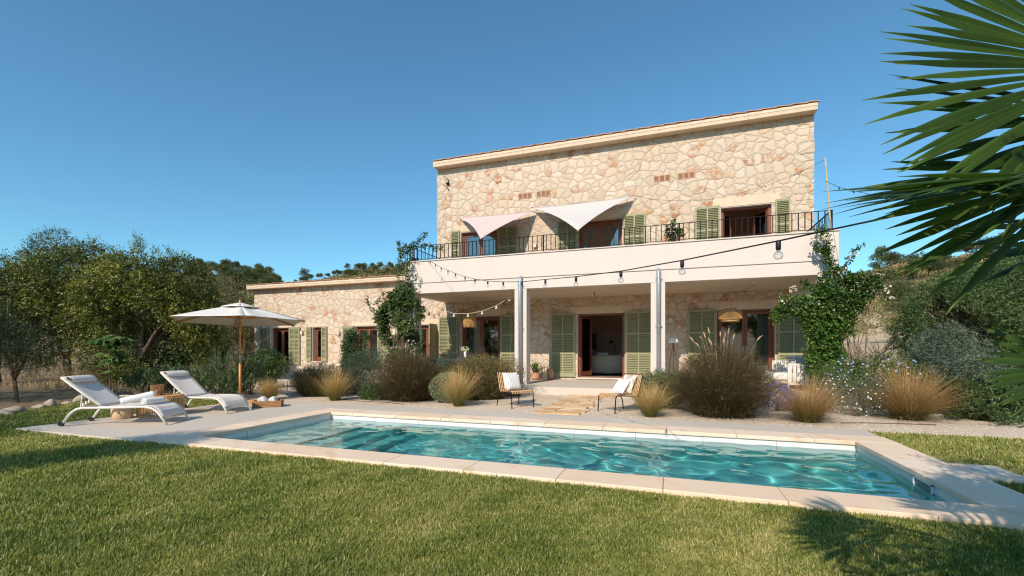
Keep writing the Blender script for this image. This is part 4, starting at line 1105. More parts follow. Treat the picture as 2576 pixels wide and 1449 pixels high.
m = MB(); m.box(2.78,3.84,14.62,15.9,.36,.44); m.build('seat_frame', M_OAK, sf)
m = MB(); m.box(2.72,3.80,14.60,15.92,.445,.66); m.build('seat_cushion', M_OFFWHITE, sf, bevel=.06, segs=4, smooth=False)
cushion('cushion', 'large crumpled grey cushion slumped on the outdoor sofa', M_GREYFAB, (3.50,14.95,.90), (.9,.25,0), (-.35,.3,.8), .70, .50, .24, 'cushions on the outdoor sofa')
cushion('cushion', 'pale cushion behind the grey one on the outdoor sofa', M_OFFWHITE, (3.60,15.25,.95), (.8,-.5,0), (-.3,0,.9), .55, .42, .16, 'cushions on the outdoor sofa')
# dining table, chairs, vase
dt = thing('dining_table', 'dark green metal slat dining table in the left porch bay', 'table', (-7.6,15.2,.20))
m = MB()
for k in range(9): m.box(-8.6,-6.5,14.80+k*.088,14.872+k*.088,.955,.985)
m.box(-8.6,-6.5,14.78,14.797,.92,.985); m.box(-8.6,-6.5,15.594,15.612,.92,.985); m.build('tabletop', M_GREENMETAL, dt)
for x, y in ((-8.35,14.95),(-6.75,14.95),(-8.35,15.45),(-6.75,15.45)):
    m = MB(); m.box(x-.03,x+.03,y-.03,y+.03,.20,.95); m.build('leg', M_GREENMETAL, dt)
def metal_chair(label, x, y, rz):
    t = thing('metal_chair', label, 'chair', (x,y,.20), rz, 'dark green chairs at the porch table')
    m = MB(); m.box(-.2,.2,-.2,.2,.43,.45); m.build('seat', M_GREENMETAL, t, world=False)
    for sx in (-1,1):
        for sy in (-1,1): m = MB(); m.tube([(sx*.19,sy*.19,.44),(sx*.23,sy*.22,0)], .011, 6); m.build('leg', M_GREENMETAL, t, world=False)
    m = MB(); m.tube([(-.2,-.19,.44),(-.26,-.2,.80),(-.28,-.14,.86),(-.28,.14,.86),(-.26,.2,.80),(-.2,.19,.44)], .012, 6); m.build('back_frame', M_GREENMETAL, t, world=False)
    m = MB()
    for k in range(6): m.box(-.255,-.245,-.15+k*.052,-.115+k*.052,.50,.84)
    m.build('back_slats', M_GREENMETAL, t, world=False)
metal_chair('dark green metal chair facing away at the near side of the dining table', -7.75, 14.62, R(90))
metal_chair('dark green metal chair at the house side of the dining table by the open shutter', -7.9, 15.85, R(-90))
metal_chair('dark green metal chair at the wing end of the dining table', -8.85, 15.2, R(0))
metal_chair('dark green metal chair near the front pillar at the dining table', -6.95, 14.62, R(90))
vs = thing('flower_vase', 'white vase of pale hydrangea heads on the dining table', 'vase', (-7.18,15.2,.985))
m = MB(); m.lathe([(.04,.986),(.055,1.0),(.05,1.12),(.055,1.22),(.06,1.25),(.05,1.25)], (-7.18,15.2,0), 16); m.build('vase_body', M_TOWEL, vs, smooth=True)
# rooms behind the doors
M_INSOFA = simple('cream_boucle', (.66,.56,.45), .95, .05, 30, .1)
so = thing('indoor_sofa', 'curved cream sofa inside the open centre doorway', 'sofa', (-2.7,19.6,FP))
m = MB()
def sofa_shell(u, v):
    a = R(200)+R(150)*u; r = .95+.12*math.sin(PI*v)
    return (-2.75+r*1.05*math.cos(a), 19.75+.72*r*math.sin(a), FP+.08+.66*v+.09*u*v)
m.grid(sofa_shell, 22, 8); m.build('back', M_INSOFA, so, smooth=True, solid=.16)
m = MB(); m.lathe([(.80,FP+.08),(.84,FP+.2),(.82,FP+.40),(.76,FP+.44),(.0,FP+.44)], (-2.75,19.85,0), 28, cap=False); m.build('seat', M_INSOFA, so, smooth=True)
cushion('cushion', 'white cushion on the indoor sofa back', M_TOWEL, (-2.75,19.25,1.02), (1,.1,0), (0,.3,.9), .5, .4, .16, None)
m = MB(); m.box(-4.02,-3.28,20.98,21.03,1.36,2.04); tv = m.build('television', M_BLACK, None, bevel=.006); tag(tv, 'black television on the wall inside the centre room', 'television')
sb = thing('sideboard', 'low dark wooden sideboard inside the centre room', 'sideboard', (-3.3,20.8,FP))
m = MB(); m.box(-4.0,-2.75,20.55,21.0,FP+.12,FP+.78); m.build('cabinet_body', M_WOODRED, sb, bevel=.006)
m = MB(); m.box(-3.98,-3.39,20.53,20.549,FP+.15,FP+.75); m.build('cabinet_door', M_WOODRED, sb)
m = MB(); m.box(-3.36,-2.77,20.53,20.549,FP+.15,FP+.75); m.build('cabinet_door', M_WOODRED, sb)
fl = thing('reading_lamp', 'slim dark reading lamp behind the indoor sofa', 'floor lamp', (-2.35,20.3,FP))
m = MB(); m.tube([(-2.35,20.3,FP),(-2.35,20.3,1.55),(-2.5,20.3,1.72)], .012, 7); m.build('stem', M_BLACK, fl); m = MB(); m.lathe([(.03,.0),(.09,-.16)], (-2.53,20.3,1.76), 14, cap=False); m.build('lamp_shade', M_BLACK, fl, solid=.004)
m = MB(); m.lathe([(.14,FP),(.14,FP+.02)], (-2.35,20.3,0), 18); m.build('base', M_BLACK, fl)
def curtain(label, xa, xb, z0, z1, y=T2+.55):
    m = MB(); n = int((xb-xa)/.018); m.grid(lambda u, v: (xa+(xb-xa)*u, y+.035*math.sin(u*n*.55)*(1-.2*v), z0+(z1-z0)*v), max(n, 8), 6)
    tag(m.build('curtain', M_CURTAIN, None, smooth=True, solid=.003), label, 'curtain', 'curtains behind the doors')
curtain('pale curtain at the jamb of the right bay door nearest the sofa', 2.75, 3.16, FP, 2.66)
curtain('pale curtain at the lamp side of the right bay door', 1.48, 1.72, FP, 2.66)
curtain('pale curtain behind the left bay door near the dining table', -8.12, -7.55, FP, 2.66)
curtain('white curtain inside the wing door nearest the porch', -10.24, -9.95, FW, 2.36)
curtain('narrow curtain inside the first wing door at the house corner', -18.35, -18.05, FW, 2.36)
curtain('curtain inside the third wing door', -13.40, -13.15, FW, 2.36)
lt = thing('desk', 'small white table with a round ornament behind the third wing door', 'table', (-12.6,17.8,FW))
m = MB(); m.box(-13.0,-12.2,17.6,18.0,1.22,1.25); m.build('tabletop', M_TOWEL, lt)
for x in (-12.95,-12.25): m = MB(); m.box(x-.02,x+.02,17.62,17.98,FW,1.219); m.build('leg', M_TOWEL, lt)
o_ = MB(); o_.tube([(-12.72+.09*math.cos(a),17.8,1.36+.09*math.sin(a)) for a in [2*PI*i/20 for i in range(21)]], .035, 8, cap=False); tag(o_.build('ring_ornament', M_TOWEL, None, smooth=True), 'white ring ornament on the table behind the wing door', 'ornament')
for lab, P_ in (('thin brown irrigation hose on the gravel by the dark fountain grass at the climber', [(-8.3,9.95,-.02),(-7.6,9.75,-.02),(-6.9,9.78,-.02),(-6.2,9.6,-.02)]), ('thin brown irrigation hose on the gravel between the russet tufts', [(2.9,9.75,-.02),(3.3,9.9,-.02),(3.8,10.0,-.02),(4.4,10.05,-.02)])):
    m = MB(); m.tube(P_, .010, 6); tag(m.build('irrigation_hose', M_HOSE, None, smooth=True), lab, 'hose')
# rocks edging the left lawn
def rock(label, x, y, s, seed):
    rg = np.random.default_rng(seed); import bmesh as _b
    bm = _b.new(); _b.ops.create_icosphere(bm, subdivisions=3, radius=1)
    k = rg.normal(0, 1, (6, 3))
    for v in bm.verts:
        c = Vector(v.co); f = 1+.10*sum(math.sin(c.dot(Vector(q))*1.9+i) for i, q in enumerate(k))/1.6
        v.co = Vector((c.x*s[0], c.y*s[1], max(c.z, -.55)*s[2]))*f
    me = bpy.data.meshes.new('rock'); bm.to_mesh(me); bm.free(); me.materials.append(M_ROCK)
    me.polygons.foreach_set('use_smooth', [True]*len(me.polygons))
    o = bpy.data.objects.new('rock', me); COL.objects.link(o); o.location = (x, y, -.07+s[2]*.45); o.rotation_euler = (0, 0, rg.uniform(0, 6))
    tag(o, label, 'rock', 'rocks along the lawn edge')
rock('largest pale rock behind the near lounger at the lawn edge', -14.64, 7.5, (.20,.16,.14), 1)
rock('pointed pale rock next in line along the lawn edge', -14.15, 6.6, (.15,.13,.13), 2)
rock('low flat rock between two taller ones on the lawn edge', -13.95, 6.35, (.16,.13,.07), 3)
rock('broad tan rock towards the frame edge of the lawn', -13.35, 5.65, (.19,.15,.11), 4)
rock('grey rock cut by the left picture edge', -13.15, 5.42, (.14,.11,.09), 5)
rock('small flat stone near the lounger backrest on the lawn edge', -14.35, 7.05, (.11,.09,.05), 6)
# ------------------------------------------------------------------ plant makers
def unit(a): return a/np.maximum(np.linalg.norm(a, axis=-1, keepdims=True), 1e-9)
def n3(P, f, seed):
    rg = np.random.default_rng(seed); o = np.zeros(len(P))
    for k in range(8):
        d = unit(rg.normal(size=3)); o += np.sin(P @ d*f*rg.uniform(.6, 1.8) + rg.uniform(0, 6.3))
    return o/8**.5
def blob_points(rng, n, blobs, lo=.62, hi=1.04, gap=-.9, gf=1.6):
    B = np.array([(*c, *( (r, r, r) if not hasattr(r, '__len__') else r)) for c, r in blobs], float)
    w = (B[:,3]*B[:,4]*B[:,5])**(2/3); w /= w.sum()
    k = rng.choice(len(B), n*2, p=w); u = unit(rng.normal(size=(n*2, 3)))
    rr = lo + (hi-lo)*rng.random(n*2)**.55
    P = B[k,:3] + u*B[k,3:]*rr[:,None]
    best = np.full(len(P), 9.0)
    for b in B: best = np.minimum(best, np.linalg.norm((P-b[:3])/b[3:], axis=1))
    ok = (best > lo*.9) & (n3(P, gf, 5) > gap)
    P, u = P[ok][:n], u[ok][:n]
    return P, u
def leaf_quads(rng, P, D, L, W, hint, fold=.12, curl=0):
    n = len(P); D = unit(D); S = unit(np.cross(D, hint)); N = np.cross(S, D)
    L = np.broadcast_to(L, n)[:,None]; W = np.broadcast_to(W, n)[:,None]
    V = np.empty((n, 4, 3))
    V[:,0] = P; V[:,1] = P + D*L*.42 + S*W*.5 + N*W*fold; V[:,2] = P + D*L - N*L*curl; V[:,3] = P + D*L*.42 - S*W*.5 + N*W*fold
    return V.reshape(-1, 3), np.arange(n*4).reshape(n, 4)
def sprays(rng, P, out, k, twig, ll, lw, spread=.7, up=.15, droop=0, side=.9, tvar=.2, flat=.2, tbase=None):
    n = len(P)
    d = unit(out + rng.normal(size=(n,3))*spread + np.array([0,0,up]))
    side_v = unit(np.cross(d, rng.normal(size=(n,3))))
    tw = twig*rng.uniform(.5, 1.3, n)
    j = (np.arange(k)+.3)/k
    Q = P[:,None] + d[:,None]*(tw[:,None]*j)[:,:,None]
    if droop: Q[:,:,2] -= droop*(tw[:,None]*j)**2/np.maximum(tw[:,None], .01)
    sg = np.where(np.arange(k) % 2 == 0, 1, -1)[None,:,None]
    D = d[:,None]*.55 + side_v[:,None]*sg*side + rng.normal(size=(n,k,3))*.28
    hint = unit(rng.normal(size=(n,k,3))*(1-flat) + out[:,None]*flat*.7 + np.array([0,0,flat*.6]))
    Q = Q.reshape(-1,3); D = D.reshape(-1,3); hint = hint.reshape(-1,3); m = len(Q)
    V, F = leaf_quads(rng, Q, D, ll*rng.uniform(.65,1.3,m), lw*rng.uniform(.7,1.25,m), hint)
    tn = (.45 if tbase is None else tbase) + n3(P, 1.1, 17)*.16 + rng.normal(0, tvar*.5, n)
    t = np.clip(np.repeat(tn, k) + rng.normal(0, tvar, m), 0, 1)
    return V, F, np.repeat(t, 4)
def join(parts):
    Vs, Fs, Ts, b = [], [], [], 0
    for V, F, T in parts: Vs.append(V); Fs.append(F+b); Ts.append(T); b += len(V)
    return np.concatenate(Vs), np.concatenate(Fs), np.concatenate(Ts)
def limbs(base, tops, r0, mat, parent, seed, name='trunk', fork=.35, wig=.12):
    rg = random.Random(seed); base = Vector(base); m = MB()
    mean = sum((Vector(t) for t in tops), Vector())/len(tops)
    fk = base.lerp(mean, fork) + Vector((rg.uniform(-wig,wig), rg.uniform(-wig,wig), 0))
    m.tube([base-Vector((0,0,.15)), base+Vector((0,0,.06)), base.lerp(fk,.5)+Vector((rg.uniform(-wig,wig)*.5,rg.uniform(-wig,wig)*.5,0)), fk], [r0*1.5, r0*1.12, r0*.95, r0*.85], 9)
    for t_ in tops:
        t_ = Vector(t_); k = fk.lerp(t_,.5)+Vector((rg.uniform(-wig,wig)*2, rg.uniform(-wig,wig)*2, wig))
        m.tube([fk, fk.lerp(k,.5), k, t_], [r0*.6, r0*.5, r0*.35, r0*.1], 7)
        for q in range(3):
            e = k.lerp(t_, .3+.2*q)+Vector((rg.uniform(-1,1), rg.uniform(-1,1), rg.uniform(-.2,.9)))*(t_-fk).length*.28
            m.tube([k.lerp(t_,.2*q), e], [r0*.22, r0*.05], 5)
    return m.build(name, mat, parent, smooth=True)
def px_blobs(L, d): return [(tuple(at3(x, y, d+dd)), r*d/CAM_F) for x, y, r, *dd_ in L for dd in [dd_[0] if dd_ else 0]]
def tree(name, label, cat, base, blobs, n, k, twig, ll, lw, mat, r0, seed, group=None, up=.15, droop=0, spread=.7, lo=.62, gap=-.9, gf=1.4, trunkmat=None, fork=.3, flat=.5, hi=1.04, extra=None):
    rng = np.random.default_rng(seed); t = thing(name, label, cat, tuple(base), 0, group)
    P, u = blob_points(rng, n, blobs, lo=lo, hi=hi, gap=gap, gf=gf)
    S = sprays(rng, P, u, k, twig, ll, lw, spread, up, droop, flat=flat)
    if extra is not None: S = join([S, extra(rng)])
    V, F, T = S
    V[:,2] = np.maximum(V[:,2], base[2]+.02)
    np_mesh('crown', V, F, mat, t, T)
    limbs(base, [b[0] for b in blobs[:7]], r0, trunkmat or M_BARK, t, seed, fork=fork)
    return t
def shrub(name, label, cat, base, blobs, n, k, twig, ll, lw, mat, seed, group=None, up=.25, spread=.6, stems=10, droop=0, lo=.4, gap=-1.2, flowers=None, flat=.2, gf=4, hi=1.05, stem_r=.008):
    rng = np.random.default_rng(seed); t = thing(name, label, cat, tuple(base), 0, group)
    P, u = blob_points(rng, n, blobs, lo=lo, hi=hi, gap=gap, gf=gf)
    ok = P[:,2] > base[2]+.01; P, u = P[ok], u[ok]
    V, F, T = sprays(rng, P, u, k, twig, ll, lw, spread, up, droop, flat=flat)
    V[:,2] = np.maximum(V[:,2], base[2]+.004)
    np_mesh('foliage', V, F, mat, t, T)
    m = MB(); rg = random.Random(seed)
    for i in range(stems):
        b = rg.choice(blobs); e = Vector(b[0]) + Vector((rg.uniform(-.5,.5), rg.uniform(-.5,.5), rg.uniform(-.2,.6)))*(b[1] if not hasattr(b[1],'__len__') else b[1][0])
        s = Vector(base)+Vector((rg.uniform(-.06,.06), rg.uniform(-.06,.06), -.05)); m.tube([s, s.lerp(e,.5)+Vector((rg.uniform(-.04,.04),rg.uniform(-.04,.04),.04)), e], [stem_r, stem_r*.7, stem_r*.3], 5)
    m.build('stems', M_TWIG, t)
    if flowers:
        fm, nf, size, zlo = flowers
        P, u = blob_points(rng, nf*3, blobs, lo=.9, hi=1.12, gap=-9)
        ok = P[:,2] > base[2]+zlo; P, u = P[ok][:nf], u[ok][:nf]
        flower_mesh(rng, P, u, size, fm, t)
    return t
def flower_mesh(rng, P, u, size, mat, parent, petals=5, name='blossoms'):
    n = len(P); N = unit(u + rng.normal(size=(n,3))*.4 + np.array([0,-.3,.3])); a = unit(np.cross(N, rng.normal(size=(n,3)))); b = np.cross(N, a)
    Vs, Fs = [], []
    for k in range(petals):
        th = 2*PI*k/petals; D = a*math.cos(th)+b*math.sin(th)+N*.25
        V, F = leaf_quads(rng, P, D, size*rng.uniform(.8,1.2,n), size*.75, N, fold=.05); Vs.append(V); Fs.append(F+k*n*4)
    np_mesh(name, np.concatenate(Vs), np.concatenate(Fs), mat, parent, rng.random(n*4*petals))
def blades(rng, n, base, rb, L, spread, W, droop=.5, segs=5, tip=None, base_h=0, twist=.6, leanpow=1.0, tint0=0, tint1=1, tvar=.12):
    az = rng.uniform(0, 2*PI, n); r = rb*np.sqrt(rng.random(n)); ln = spread*rng.random(n)**leanpow
    l = L*rng.uniform(.55, 1.08, n); hd = np.stack([np.cos(az), np.sin(az), np.zeros(n)], 1)
    ph = az + rng.normal(0, .7, n); b0 = np.stack([base[0]+r*np.cos(ph), base[1]+r*np.sin(ph), np.full(n, base[2])], 1)
    sd = np.stack([-np.sin(az+rng.normal(0,twist,n)), np.cos(az+rng.normal(0,twist,n)), np.zeros(n)], 1)
    V = np.empty((n, segs+1, 2, 3)); T = np.empty((n, segs+1, 2))
    dr = droop*rng.uniform(.5, 1.3, n)
    for i in range(segs+1):
        s = i/segs
        c = np.cos(ln); si = np.sin(ln)
        p = b0 + hd*((si*s + dr*.55*s*s*si*1.2 + dr*.12*s*s)*l)[:,None] + np.array([0,0,1])*((c*s - dr*.42*s**2.3*(si+.25))*l)[:,None]
        w = W*(1-.82*s**1.6)*rng.uniform(.9,1.1,n)
        V[:,i,0] = p - sd*w[:,None]/2; V[:,i,1] = p + sd*w[:,None]/2
        T[:,i,:] = (tint0+(tint1-tint0)*s)
    T += rng.normal(0, tvar, (n,1,1))
    V[...,2] = np.maximum(V[...,2], base[2]+.003)
    w2 = (segs+1)*2; o = (np.arange(n)*w2)[:,None]
    F = np.concatenate([o+np.array([[2*i,2*i+1,2*i+3,2*i+2]]) for i in range(segs)], 1).reshape(-1,4)
    return V.reshape(-1,3), F, np.clip(T,0,1).reshape(-1), V[:,-1].mean(1), b0
# ------------------------------------------------------------------ plant materials
M_CAROB = leafmat('carob_leaf', (.022,.032,.006), (.085,.095,.017), (.225,.21,.050), .42, .22)
M_OLIVEDK = leafmat('dark_olive_leaf', (.020,.030,.012), (.048,.062,.026), (.10,.115,.055), .5, .18)
M_OLIVEBR = leafmat('brownish_olive_leaf', (.045,.042,.016), (.115,.10,.038), (.20,.17,.075), .55, .2)
M_HEDGE = leafmat('lentisk_leaf', (.014,.030,.009), (.038,.068,.020), (.10,.135,.045), .42, .2)
M_SILVER = leafmat('silver_leaf', (.040,.055,.036), (.085,.115,.075), (.18,.215,.15), .5, .15)
M_GREYBALL = leafmat('grey_ball_leaf', (.07,.085,.040), (.165,.195,.105), (.30,.33,.20), .6, .15)
M_SAGE = leafmat('sage_leaf', (.07,.08,.035), (.15,.165,.075), (.26,.27,.14), .6, .2)
M_OLEANDER = leafmat('oleander_leaf', (.020,.042,.018), (.058,.100,.044), (.14,.185,.085), .4, .2)
M_DARKLEAF = leafmat('glossy_dark_leaf', (.010,.022,.007), (.026,.048,.013), (.075,.105,.028), .35, .2)
M_VINE = leafmat('vine_leaf', (.018,.040,.007), (.045,.085,.014), (.13,.185,.035), .42, .28)
M_VINEDK = leafmat('dark_vine_leaf', (.014,.030,.009), (.033,.060,.016), (.095,.125,.035), .42, .22)
M_ROSEMARY = leafmat('rosemary_leaf', (.014,.026,.014), (.038,.058,.034), (.095,.115,.07), .5, .15)
M_FIG = leafmat('fig_leaf', (.024,.045,.010), (.050,.085,.020), (.085,.125,.034), .45, .3)
M_LAVLEAF = leafmat('lavender_leaf', (.05,.06,.035), (.12,.13,.085), (.2,.2,.15), .6, .15)
M_GAURA = leafmat('gaura_leaf', (.04,.038,.012), (.105,.092,.028), (.21,.165,.065), .6, .2)
M_PALM = leafmat('fan_palm_leaf', (.010,.024,.004), (.026,.052,.008), (.085,.125,.022), .36, .36, .5)
M_PINE = leafmat('pine_needle', (.024,.034,.010), (.055,.066,.019), (.10,.105,.034), .6, .1, scale=.3)
M_SCRUB = leafmat('hill_scrub', (.075,.068,.026), (.115,.115,.036), (.25,.155,.09), .7, .1, scale=.12)
M_FEATHER = grassmat('feather_grass', (.10,.12,.025), (.33,.235,.085), (.56,.36,.15), .25)
M_FEATHERDK = grassmat('russet_grass', (.10,.105,.025), (.29,.185,.070), (.46,.26,.105), .25)
M_PURPLE = grassmat('purple_fountain_grass', (.055,.052,.014), (.046,.034,.013), (.14,.10,.05), .15, .45)
M_PLUME = simple('grass_plume', (.42,.28,.17), .95, .25, 30, .05)
M_PLUMEDK = simple('dark_plume', (.16,.085,.06), .95, .25, 30, .05)
M_DRY = grassmat('dry_grass', (.12,.095,.045), (.25,.185,.095), (.40,.30,.17), .2)
def petal(name, col): 
    t = NT(name); return t.surf(t.bsdf(t.mix(t.attr(), tuple(c*.82 for c in col), col), .7, None, .15))
P_WHITE = petal('white_petal', (.80,.78,.74)); P_BLUE = petal('blue_petal', (.42,.46,.78)); P_VIOLET = petal('violet_petal', (.19,.15,.42)); P_RED = petal('crimson_petal', (.55,.06,.11)); P_CREAM = petal('cream_bract', (.72,.64,.46)); P_PINK = petal('pink_petal', (.60,.30,.30))

# ------------------------------------------------------------------ garden bed
def feather(label, x, y, h, w, seed, n=900, mat=None, lean=.62, cat='grass tuft'):
    rng = np.random.default_rng(seed); z = -.03
    t = thing('feather_grass', label, 'grass tuft', (x,y,z), 0, 'golden feather grass tufts')
    a = blades(rng, n, (x,y,z), w*.10, h*1.12, lean, .0052, .55, 6, leanpow=.8, tint0=.10, tint1=.95)
    b = blades(rng, n//2, (x,y,z), w*.13, h*.78, lean*1.35, .006, .75, 5, leanpow=.7, tint0=0, tint1=.5)
    V, F, T = join([a[:3], b[:3]]); np_mesh('foliage', V, F, mat or M_FEATHER, t, T)
    return t
feather('golden tuft directly behind the towel basket', -10.2, 9.35, .62, .65, 1)
feather('golden tuft between the grassy white flowered shrub and the dark rosemary', -8.4, 9.75, .86, .85, 2)
feather('golden tuft growing against the round grey-green ball bush', -4.78, 9.72, .92, .75, 3, lean=.55)
feather('golden tuft beside the right hand cane chair', -.40, 9.42, .70, .60, 4)
feather('wide russet tuft between lavender and white flowered shrub', 2.38, 9.75, .86, 1.15, 5, 1300, M_FEATHERDK, .82)
feather('widest russet tuft at the lawn edge before the silver shrub', 4.30, 10.75, 1.06, 1.5, 6, 1900, M_FEATHERDK, .92)
def fountain(label, x, y, h, w, seed, n, plumes, pm):
    rng = np.random.default_rng(seed); z = -.03
    t = thing('fountain_grass', label, 'ornamental grass', (x,y,z), 0, 'dark purple fountain grasses')
    a = blades(rng, n, (x,y,z), w*.16, h*1.05, .95, .009, .42, 5, leanpow=.75, tint0=.0, tint1=.95, tvar=.25)
    b = blades(rng, n//3, (x,y,z+.0), w*.30, h*.72, 1.15, .010, .5, 4, leanpow=.6, tint0=.1, tint1=.9, tvar=.3)
    P, u = blob_points(rng, int(n*.8), [((x,y,z+h*.46),(w*.41,w*.41,h*.47))], lo=.35, hi=1.06, gap=-.7, gf=5); P[:,2] = np.maximum(P[:,2], z+.03)
    s = sprays(rng, P, u, 6, .18, .15, .0065, .5, .5, .1, side=.45, flat=.1, tvar=.3)
    V, F, T = join([a[:3], b[:3], s]); np_mesh('foliage', V, F, M_PURPLE, t, T)
    for k in range(plumes):
        m = MB(); az = rng.uniform(0,2*PI); ln = rng.uniform(.05,.5); L = h*rng.uniform(1.02,1.25); d = Vector((math.cos(az)*math.sin(ln), math.sin(az)*math.sin(ln), math.cos(ln)))
        s = Vector((x,y,z)); e = s+d*L; bend = Vector((d.x,d.y,-.25))*rng.uniform(.05,.3)
        m.tube([s, s+d*L*.6, e], [.003,.003,.002], 4); e2 = e+d*.10+bend*.3; e3 = e+d*.17+bend*.8
        m.tube([e, e+(e2-e)*.3, e2, e3], [.006,.016,.015,.003], 7); m.build('plume', pm, t, smooth=True)
    return t
fountain('dark purple fountain grass in front of the wing beside the climber', -6.55, 10.45, 1.32, 1.55, 11, 2600, 9, M_PLUMEDK)
fountain('dark purple fountain grass with tan plumes in front of the tripod lamp', .95, 10.15, 1.40, 1.75, 12, 3000, 14, M_PLUME)
bt = thing('ball_bush', 'clipped round grey-green bush behind a golden tuft', 'shrub', (-5.38,10.42,-.03))
rng = np.random.default_rng(13); u = unit(rng.normal(size=(5200,3))); u = u[u[:,2] > -.75]; P = np.array([-5.38,10.42,.33])+u*np.array([.47,.47,.38])*(rng.uniform(.9,1.02,len(u))[:,None]+n3(u,6,3)[:,None]*.02)
V, F, T = sprays(rng, P, u, 4, .035, .026, .017, .5, .2); np_mesh('foliage', V, F, M_GREYBALL, bt, T)
m = MB(); m.lathe([(.05,-.05),(.04,.1),(.02,.3)], (-5.38,10.42,0), 8); m.build('stems', M_TWIG, bt)
def B(*L): return [((x,y,z), r) for x, y, z, r in L]
shrub('rosemary_bush', 'tall dark blue-green rosemary between two golden tufts', 'shrub', (-8.05,10.6,-.03), B((-8.05,10.6,.55,.5),(-7.8,10.75,.35,.45),(-8.3,10.5,.85,.35),(-7.95,10.7,1.0,.30)), 5200, 7, .13, .034, .009, M_ROSEMARY, 14, up=.9, spread=.4, gap=-.8)
shrub('ground_cover_bush', 'low dark spreading bush beside the golden tuft under the rosemary', 'shrub', (-7.5,10.35,-.03), B((-7.5,10.35,.14,(.50,.38,.26))), 1500, 6, .06, .034, .02, M_DARKLEAF, 15)
shrub('leafy_shrub', 'upright glossy green shrub before the third wing window', 'shrub', (-9.25,11.7,-.03), B((-9.3,11.7,1.3,(.38,.38,.45)),(-9.1,11.6,.8,.48),(-9.45,11.75,1.7,.2),(-9.0,11.7,1.65,.18),(-9.2,11.5,.4,.4)), 2400, 6, .12, .055, .03, M_DARKLEAF, 16, up=.6, lo=.2)
def grassy(label, x, y, h, w, seed, n, fl, fm, mat=None):
    rng = np.random.default_rng(seed); z = -.03
    t = thing('gaura_bush', label, 'flowering shrub', (x,y,z), 0, None)
    a = blades(rng, n, (x,y,z), w*.33, h, .75, .005, .35, 5, leanpow=.8, tint0=.1, tint1=.9, tvar=.2)
    P, u = blob_points(rng, n*2, [((x,y,z+h*.42),(w*.48,w*.42,h*.48))], lo=.35, gap=-1); P[:,2] = np.maximum(P[:,2], z+.02)
    s = sprays(rng, P, u, 6, .11, .040, .011, .6, .5)
    V, F, T = join([s]); np_mesh('foliage', V, F, mat or M_GAURA, t, T)
    V, F, T = a[:3]; np_mesh('stems', V, F, M_PURPLE, t, T)
    tips = a[3]; k = rng.choice(len(tips), fl, replace=False); P = tips[k]+rng.normal(0,.03,(fl,3)); flower_mesh(rng, P, np.tile([0,0,1.],(fl,1)), .020, fm, t)
    return t
grassy('loose brownish bush with small white flowers before the first wing windows', -9.75, 10.75, 1.0, 1.6, 17, 1500, 70, P_WHITE)
grassy('second loose white flowered bush nearer the parasol grass', -10.6, 11.3, .80, 1.3, 18, 900, 40, P_WHITE)
grassy('broad brown bush with crimson flower sprays behind the striped cushion chair', -5.0, 11.6, 1.30, 1.95, 19, 2600, 210, P_RED)
grassy('wispy pink flowering plant leaning on the left drainpipe pillar', -4.35, 12.4, 1.25, .7, 20, 220, 60, P_PINK)
shrub('green_bush', 'mid green bush tucked behind the ball bush', 'shrub', (-6.0,11.3,-.03), B((-6.0,11.3,.40,(.55,.4,.42))), 1000, 6, .08, .04, .022, M_VINEDK, 21)
shrub('sage_bush', 'soft grey-green sage mound beside the right cane chair', 'shrub', (-.25,11.0,-.03), B((-.25,11.0,.35,(.52,.45,.40)),(.1,11.1,.42,.33),(-.5,10.9,.3,.3)), 4200, 7, .12, .050, .013, M_SAGE, 22, up=.9, spread=.35)
lav = shrub('lavender', 'violet flowering lavender before the outdoor sofa', 'lavender', (2.18,11.3,-.03), B((2.18,11.3,.28,(.28,.26,.30)),(2.35,11.25,.22,.2)), 800, 6, .09, .03, .007, M_LAVLEAF, 23, up=1.0, spread=.3, flowers=(P_VIOLET, 620, .022, .12))
shrub('daisy_bush', 'yellowish bush with white daisies left of the lavender', 'flowering shrub', (1.95,12.0,-.03), B((1.95,12.0,.35,(.38,.3,.38)),(2.3,12.2,.3,.25)), 800, 6, .10, .03, .008, M_GAURA, 24, up=.8, flowers=(P_WHITE, 60, .022, .1))
shrub('white_flower_bush', 'dark bush dotted with small white flowers between two russet tufts', 'flowering shrub', (3.55,11.0,-.03), B((3.55,11.0,.40,(.50,.42,.46)),(3.9,11.1,.35,.35),(3.2,11.1,.5,.3)), 1700, 6, .10, .032, .009, M_ROSEMARY, 25, up=.7, flowers=(P_WHITE, 170, .020, .05))
shrub('plumbago', 'light green bush with pale blue flowers under the right climber', 'flowering shrub', (4.35,12.3,-.03), B((4.35,12.3,.65,(.6,.5,.55)),(4.9,12.4,.6,.45),(3.8,12.4,.75,.4)), 1800, 6, .10, .045, .020, M_VINE, 26, up=.4, flowers=(P_BLUE, 150, .026, .3))
shrub('rosemary_bush', 'low mid-green rosemary mound behind the white flowered bush', 'shrub', (3.3,11.9,-.03), B((3.3,11.9,.55,(.40,.35,.42))), 1100, 6, .12, .035, .008, M_VINEDK, 27, up=.9)
shrub('silver_shrub', 'large silvery grey shrub with upright shoots at the right bed', 'shrub', (5.9,12.7,-.05), [(tuple(at3(x,y,d)), r) for x,y,r,d in ((2350,925,.50,10.2),(2400,905,.60,10.2),(2440,950,.58,10.0),(2365,965,.45,9.9),(2415,985,.45,9.8),(2335,885,.30,10.5),(2380,855,.3,10.3))], 3000, 9, .24, .055, .017, M_SILVER, 28, up=.75, spread=.4, flat=.25, stem_r=.014)
